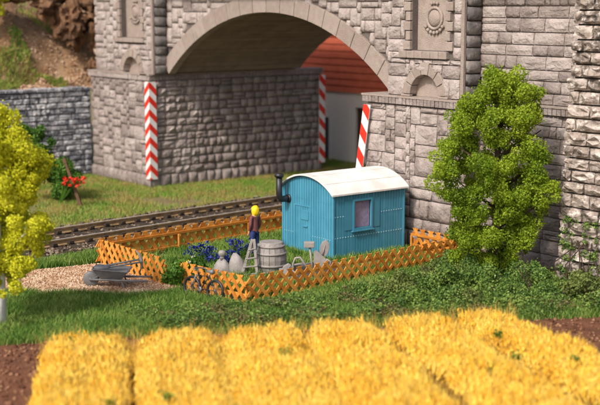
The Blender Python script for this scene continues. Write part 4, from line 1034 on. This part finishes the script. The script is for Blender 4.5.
def shrub(loc, wid, h, seed, label, m=M_shrub, n=5200, size=.055, group='dark green shrubs between garden fence and wheat field'):
    t = thing('low_shrub', label, 'shrub', loc, 0, group)
    cl = []
    for _ in range(int(16*wid)):
        x, y = rng.normal()*.36*wid, rng.normal()*.34*wid; k = math.exp(-(x*x+y*y)/(wid*wid*.5))
        cl.append((x, y, rng.uniform(.15, .95)*h*k, rng.uniform(.14, .27)))
    foliage('foliage', cl, int(n*wid), size, m, t, .8)
    for _ in range(5):
        x, y = rng.normal()*.3*wid, rng.normal()*.3*wid; MB().tube([(x*.2, y*.2, 0), (x*.7, y*.7, h*.5), (x, y, h*.85)], [.03, .02, .01], 5).build('stem', M_bark, t)
for i, (u, v, wd, h, lb) in enumerate([
    (-25.3, 22.3, .95, .5, 'small dark shrub at the left end of the row, below the tool crate fence'),
    (-25.1, 23.4, 1.1, .72, 'dark shrub in front of the lattice fence below the hut corner'),
    (-25.9, 24.3, 1.0, .62, 'dark shrub touching the front fence below the hut window'),
    (-24.4, 24.5, 1.2, .8, 'broad dark shrub midway between hut window and wheat'),
    (-25.5, 25.5, 1.15, .85, 'dark shrub against the fence below the right edge of the hut'),
    (-24.0, 25.8, 1.2, .9, 'tall dark shrub straight below the trunk of the green tree'),
    (-25.3, 26.9, 1.0, .8, 'dark shrub at the foot of the green tree beside the fence end'),
    (-23.2, 24.3, 1.0, .6, 'low dark shrub at the back edge of the wheat below the hut window'),
    (-22.8, 25.4, 1.0, .65, 'low dark shrub at the back edge of the wheat below the green tree'),
    (-22.9, 27.0, 1.2, .95, 'dark shrub between the green tree and the buttress ivy'),
    (-21.6, 27.3, 1.2, .85, 'dark shrub below the whitened buttress beside the frame edge'),
    (-24.0, 23.0, .9, .5, 'flat dark shrub behind the middle furrow of the wheat'),
    (-22.0, 26.2, .9, .5, 'flat dark shrub beside the bare soil corner right of the wheat'),
    (-21.0, 28.0, 1.1, .75, 'rightmost dark shrub, cut by the picture edge under the buttress'),
    (-23.8, 27.6, 1.0, .85, 'dark shrub right of the green tree in front of the shaded wall'),
    (-26.6, 26.9, .8, .6, 'small dark shrub at the right end of the front lattice fence')]):
    shrub((u, v, 0), wd, h*(1.15 if i % 3 == 0 else .9), i, lb, M_olive if i % 3 == 1 else M_shrub, n=10500, size=.035)
iv = thing('climbing_ivy', 'sparse green ivy climbing the foot of the whitened buttress', 'ivy', (-22.6, 28.4, 0))
cl = [(rng.uniform(-.95, 1.4), .08+rng.uniform(-.10, .06), z, rng.uniform(.05, .13)) for z in 2.1*rng.uniform(.02, 1, 70)**1.5]
foliage('foliage', cl, 3000, .035, M_shrub, iv, .9)
q = MB()
for _ in range(9):
    x = rng.uniform(-.9, 1.3); q.tube([(x, -.1, 0), (x+rng.normal()*.15, -.05, .7), (x+rng.normal()*.3, .05, 1.5)], .018, 5)
q.build('stems', M_bark, iv, kind='stuff')

# rocks and growth on the slope
def rock(label, loc, r_, seed, m=M_rock, sq=(1, 1, 1)):
    import bmesh
    b = bmesh.new(); bmesh.ops.create_icosphere(b, subdivisions=4, radius=1.0)
    for v in b.verts:
        d = v.co.normalized(); k = 1+.55*noise.fractal(d*1.4+Vector((seed*7.1, 0, 0)), 1, 2, 3)
        c = noise.voronoi(d*2.3+Vector((0, seed*3.3, 0)))[0]; k += .55*(c[1]-c[0])-.2
        v.co = Vector((d.x*sq[0], d.y*sq[1], d.z*sq[2]))*k*r_
    me = bpy.data.meshes.new('rock'); b.to_mesh(me); b.free(); me.materials.append(m)
    o = link('rock', me, None, False, loc); tag(o, label, 'rock', 'rocks on the slope beside the bridge'); return o
for i, (u, v, z, r_, sq, lb) in enumerate([
    (-56.2, 29.2, 7.7, 1.05, (1, .9, 1.1), 'largest craggy brown rock on the slope, middle of the rock group by the bridge'),
    (-55.6, 30.3, 7.0, .75, (1, .8, 1.3), 'tall brown rock pressed against the bridge edge above the pale rock'),
    (-56.9, 28.4, 8.7, .95, (1, 1.1, .9), 'brown rock at the top of the frame left of the largest crag'),
    (-55.7, 30.5, 8.6, .9, (1, .8, 1), 'uppermost brown rock touching the bridge pilaster'),
    (-57.5, 27.0, 9.1, .8, (1, 1.3, .6), 'flat brown rock ledge between yellow bush and crags'),
    (-55.3, 29.9, 5.35, .42, (1, .9, .9), 'low brown rock just above the corner of the slate wall')]):
    rock(lb, (u, v, z), r_, i+1, M_rock, sq)
rock('small pale rock at the bridge edge above the slate wall', (-55.0, 30.25, 5.95), .36, 9, M_palerock, (.9, .75, 1.1))
yb = thing('yellow_bush', 'yellow-green bush on top of the slope in the corner', 'bush', (-57.5, 25.4, 8.0))
cl = [(rng.normal()*.35, rng.normal()*.5, rng.uniform(.2, 1.2), rng.uniform(.25, .4)) for _ in range(20)]
foliage('foliage', cl, 6000, .06, M_yellow, yb)
P = []
for _ in range(26000):
    u, v = -54.9-abs(random.gauss(0, 2.0)), random.uniform(22, 31)
    g_ = pnoise(u, v, .45, 21)
    if v < 26.0 and g_ > -.25+.3*max(0, v-24.8) or g_ > .22: P.append((u, v, hill_z(u, v)))
V_, F_ = blades(np.array(P), .26, .05, .8); tag(bigmesh('slope_grass', V_, F_, M_farlawn), 'thin dry grass tufts on the brown slope', 'grass', kind='stuff')
P = []
for _ in range(5000):
    u, v = -54.6-abs(random.gauss(0, 1.8)), random.uniform(22, 31); P.append((u, v, hill_z(u, v)+.02))
V_, F_ = crumbs(np.array(P), .06); tag(bigmesh('slope_gravel', V_, F_, M_pebble), 'small loose stones on the brown slope', 'gravel', kind='stuff')

# ------------------------------------------------------------------ grass, gravel, wheat
def dens(P, s, z, lo): 
    k = np.array([pnoise(x, y, s, z) for x, y in P[:, :2]]); return P[k+rng.uniform(-.35, .35, len(P)) > lo]
def put_grass(name, P, h, wd, m, label, lean=.5):
    V, F = blades(P, h, wd, lean); tag(bigmesh(name, V, F, m), label, 'grass', kind='stuff')
trk = lambda P: (P[:, 0] - (-37.75-.108*(P[:, 1]-19)))
P = scatter([(-54, 13), (-40.3, 13), (-43.5, 44), (-54, 44)], 170000); P = P[(trk(P) < -3.3) & ~((P[:, 0] < -48.2) & (P[:, 1] > 28.9) & (P[:, 1] < 39.4))]
P = dens(P, .35, 1, -.28); put_grass('far_lawn', P, .17, .026, M_farlawn, 'rough yellowish lawn between the track and the bridge pier', .7)
P = scatter([(-36.6, 12.5), (-34.4, 12.5), (-35.4, 16.5), (-34.9, 18.8), (-36.4, 28), (-39, 28)], 90000); P = P[(trk(P) > 1.35)]
put_grass('verge_grass', P, .22, .026, M_lawn, 'green grass verge between the track and the gravel path')
FIELD_EDGE = lambda P: (P[:, 0]+27.75)*.88-(P[:, 1]-12.16)*.472       # >0 on the wheat side
LAWN = [(-34.0, 8), (-27.0, 8), (-20, 26), (-18.5, 30), (-22, 30), (-28, 28.4), (-27.1, 19.3), (-30.0, 18.9), (-29.9, 18.1), (-30.6, 17.0), (-31.9, 16.0), (-32.5, 15.2), (-33.4, 14.0)]
P = scatter(LAWN, 330000); P = P[FIELD_EDGE(P) < .1]
P = dens(P, .7, 8, -.5); put_grass('lawn', P, .20, .022, M_lawn, 'green lawn in front of the garden fence', .8)
P = scatter([(-34.8, 19.2), (-30.6, 19.4), (-27.6, 19.9), (-27.9, 28.3), (-30.2, 28.4), (-30.2, 25.1), (-33.1, 25.1), (-35.4, 27.5)], 42000); P = dens(P, .6, 4, -.25)
put_grass('garden_grass', P, .26, .036, M_lawn, 'patchy grass inside the fenced garden', .6)
P = scatter(PATH, 16000); P[:, 2] = .02; V_, F_ = crumbs(P, .038); tag(bigmesh('path_gravel', V_, F_, M_pebble), 'loose beige grit on the path', 'gravel', kind='stuff')
# low ground cover along the field and below the shrubs
P = scatter([(-28.3, 16.0), (-25.6, 16.0), (-20.0, 26.6), (-18.6, 29.4), (-22.6, 29.6), (-26.6, 27.5), (-26.0, 22.0)], 90000); P = P[FIELD_EDGE(P) < .0]
k = np.array([pnoise(x, y, .9, 6) for x, y in P[:, :2]]); P = P[k > -.15]; P[:, 2] = rng.uniform(.03, .30, len(P))*(1+k[k > -.15])
V_, F_ = flakes(P, np.tile([0, 0, 1.], (len(P), 1)), .036, .9); tag(bigmesh('ground_cover', V_, F_, M_shrub), 'low dark green ground cover between fence and wheat', 'ground cover', kind='stuff')
P = scatter([(-28.0, 16.6), (-25.9, 16.6), (-21.0, 25.6), (-20.4, 27.4), (-24.6, 28.2), (-26.6, 25.0), (-26.4, 20.4)], 60000); P = P[FIELD_EDGE(P) < -.25]
k = np.array([pnoise(x, y, .75, 31) for x, y in P[:, :2]]); P = P[k > .12]; P[:, 2] = rng.uniform(.10, .30, len(P))
V_, F_ = flakes(P, np.tile([0, 0, 1.], (len(P), 1)), .032, 1.0); tag(bigmesh('dry_moss', V_, F_, M_dry), 'brownish dry moss patches among the green ground cover', 'moss', kind='stuff')
# brown soil crumbs
P = scatter(SOIL, 24000); P[:, 2] = .02; P = P[(FIELD_EDGE(P) < 12)]; V_, F_ = crumbs(P, .06); tag(bigmesh('soil_crumbs', V_, F_, M_crumb), 'brown crumbly soil at the edge of the wheat', 'soil', kind='stuff')
# wheat: six sown strips, each crowded with stalks and ears
DW = np.array([.862, -.507]); DP = np.array([.507, .862]); org = np.array([-25.1, 12.0])
n = 280000; s_ = rng.uniform(-.3, 11.5, n); p_ = rng.uniform(0, 11.75, n)
bounds = [0, 2.15, 4.2, 6.25, 8.2, 10.05, 11.75]
fr = np.zeros(n); 
for a, b in zip(bounds[:-1], bounds[1:]):
    k = (p_ >= a) & (p_ < b); fr[k] = np.minimum(p_[k]-a, b-p_[k])
gapw = np.where((p_ > 3.2) & (p_ < 5.2), -.1, np.where(p_ > 7.2, .23, np.where(p_ < 3.2, .13, .06)))
xy = org+(s_-.28-.0086*p_**2)[:, None]*DW+(p_+.27*s_*(p_/11.75)**3)[:, None]*DP
skew = -.24*s_*0
P = np.concatenate([xy, np.zeros((n, 1))], 1); P[:, :2] += DW*( (-.08*(p_-5.5))[:, None])*0
back = -.0; wob = np.array([pnoise(x, y, .55, 12) for x, y in xy]); 
keep = (fr > gapw+.10*wob+rng.uniform(-.09, .12, n)) & (s_ > .4*wob+rng.uniform(-.15, .3, n)) ; P, fr, wob, s_ = P[keep], fr[keep], wob[keep], s_[keep]
hh = (.52+.24*np.clip((fr-.08)/.34, 0, 1)**.7+.20*wob)*rng.uniform(.74, 1.14, len(P))
thin = rng.random(len(P)) < .42; V_, F_ = blades(P[thin], hh[thin]*1.02, .035, .28)
tag(bigmesh('wheat_stalks', V_, F_, M_straw), 'straw-coloured stalks of the ripe wheat strips', 'wheat', kind='stuff')
# ears: slim six-sided lozenges nodding a little
n = len(P); ln = rng.normal(size=(n, 3))*.38; ln[:, 2] = 1; ln /= np.linalg.norm(ln, axis=1, keepdims=True)
T = np.cross(ln, unit(n)); T /= np.linalg.norm(T, axis=1, keepdims=True); B = np.cross(ln, T)
L_ = rng.uniform(.09, .24, (n, 1)); r_ = rng.uniform(.013, .034, (n, 1)); c = P+rng.normal(size=(n, 3))*.03; c[:, 2] = hh*rng.uniform(.72, 1.0, n)
V_ = np.stack([c-ln*L_*.4+T*r_, c-ln*L_*.4+(-.5*T+.87*B)*r_, c-ln*L_*.4+(-.5*T-.87*B)*r_, c+ln*L_*.5], 1).reshape(-1, 3)
t_ = np.array([[3, 0, 1], [3, 1, 2], [3, 2, 0]]); F_ = (np.arange(n)[:, None, None]*4+t_[None]).reshape(-1, 3)
tag(bigmesh('wheat_ears', V_, F_, M_wheat), 'golden yellow ears of ripe wheat in six strips at the front', 'wheat', kind='stuff')
n = 1500; p_ = rng.uniform(0, 11.9, n); s_ = np.abs(rng.normal(size=n))*.30-.12; xy = org+(s_-.0086*p_**2)[:, None]*DW+p_[:, None]*DP
V_, F_ = blades(np.concatenate([xy, np.zeros((n, 1))], 1), .92, .016, .45); tag(bigmesh('straw_wisps', V_, F_, M_straw), 'thin pale straw wisps along the back edge of the wheat', 'straw', kind='stuff')
# stray green weeds among the wheat
P2 = P[rng.choice(len(P), 26)]; C = np.repeat(P2, 40, 0)+rng.normal(size=(26*40, 3))*.07; C[:, 2] = np.abs(rng.normal(size=len(C))*.08)+.72
V_, F_ = flakes(C, np.tile([0, 0, 1.], (len(C), 1)), .04, .9); tag(bigmesh('weeds', V_, F_, M_bush), 'small green weeds scattered among the ripe wheat', 'weeds', kind='stuff')
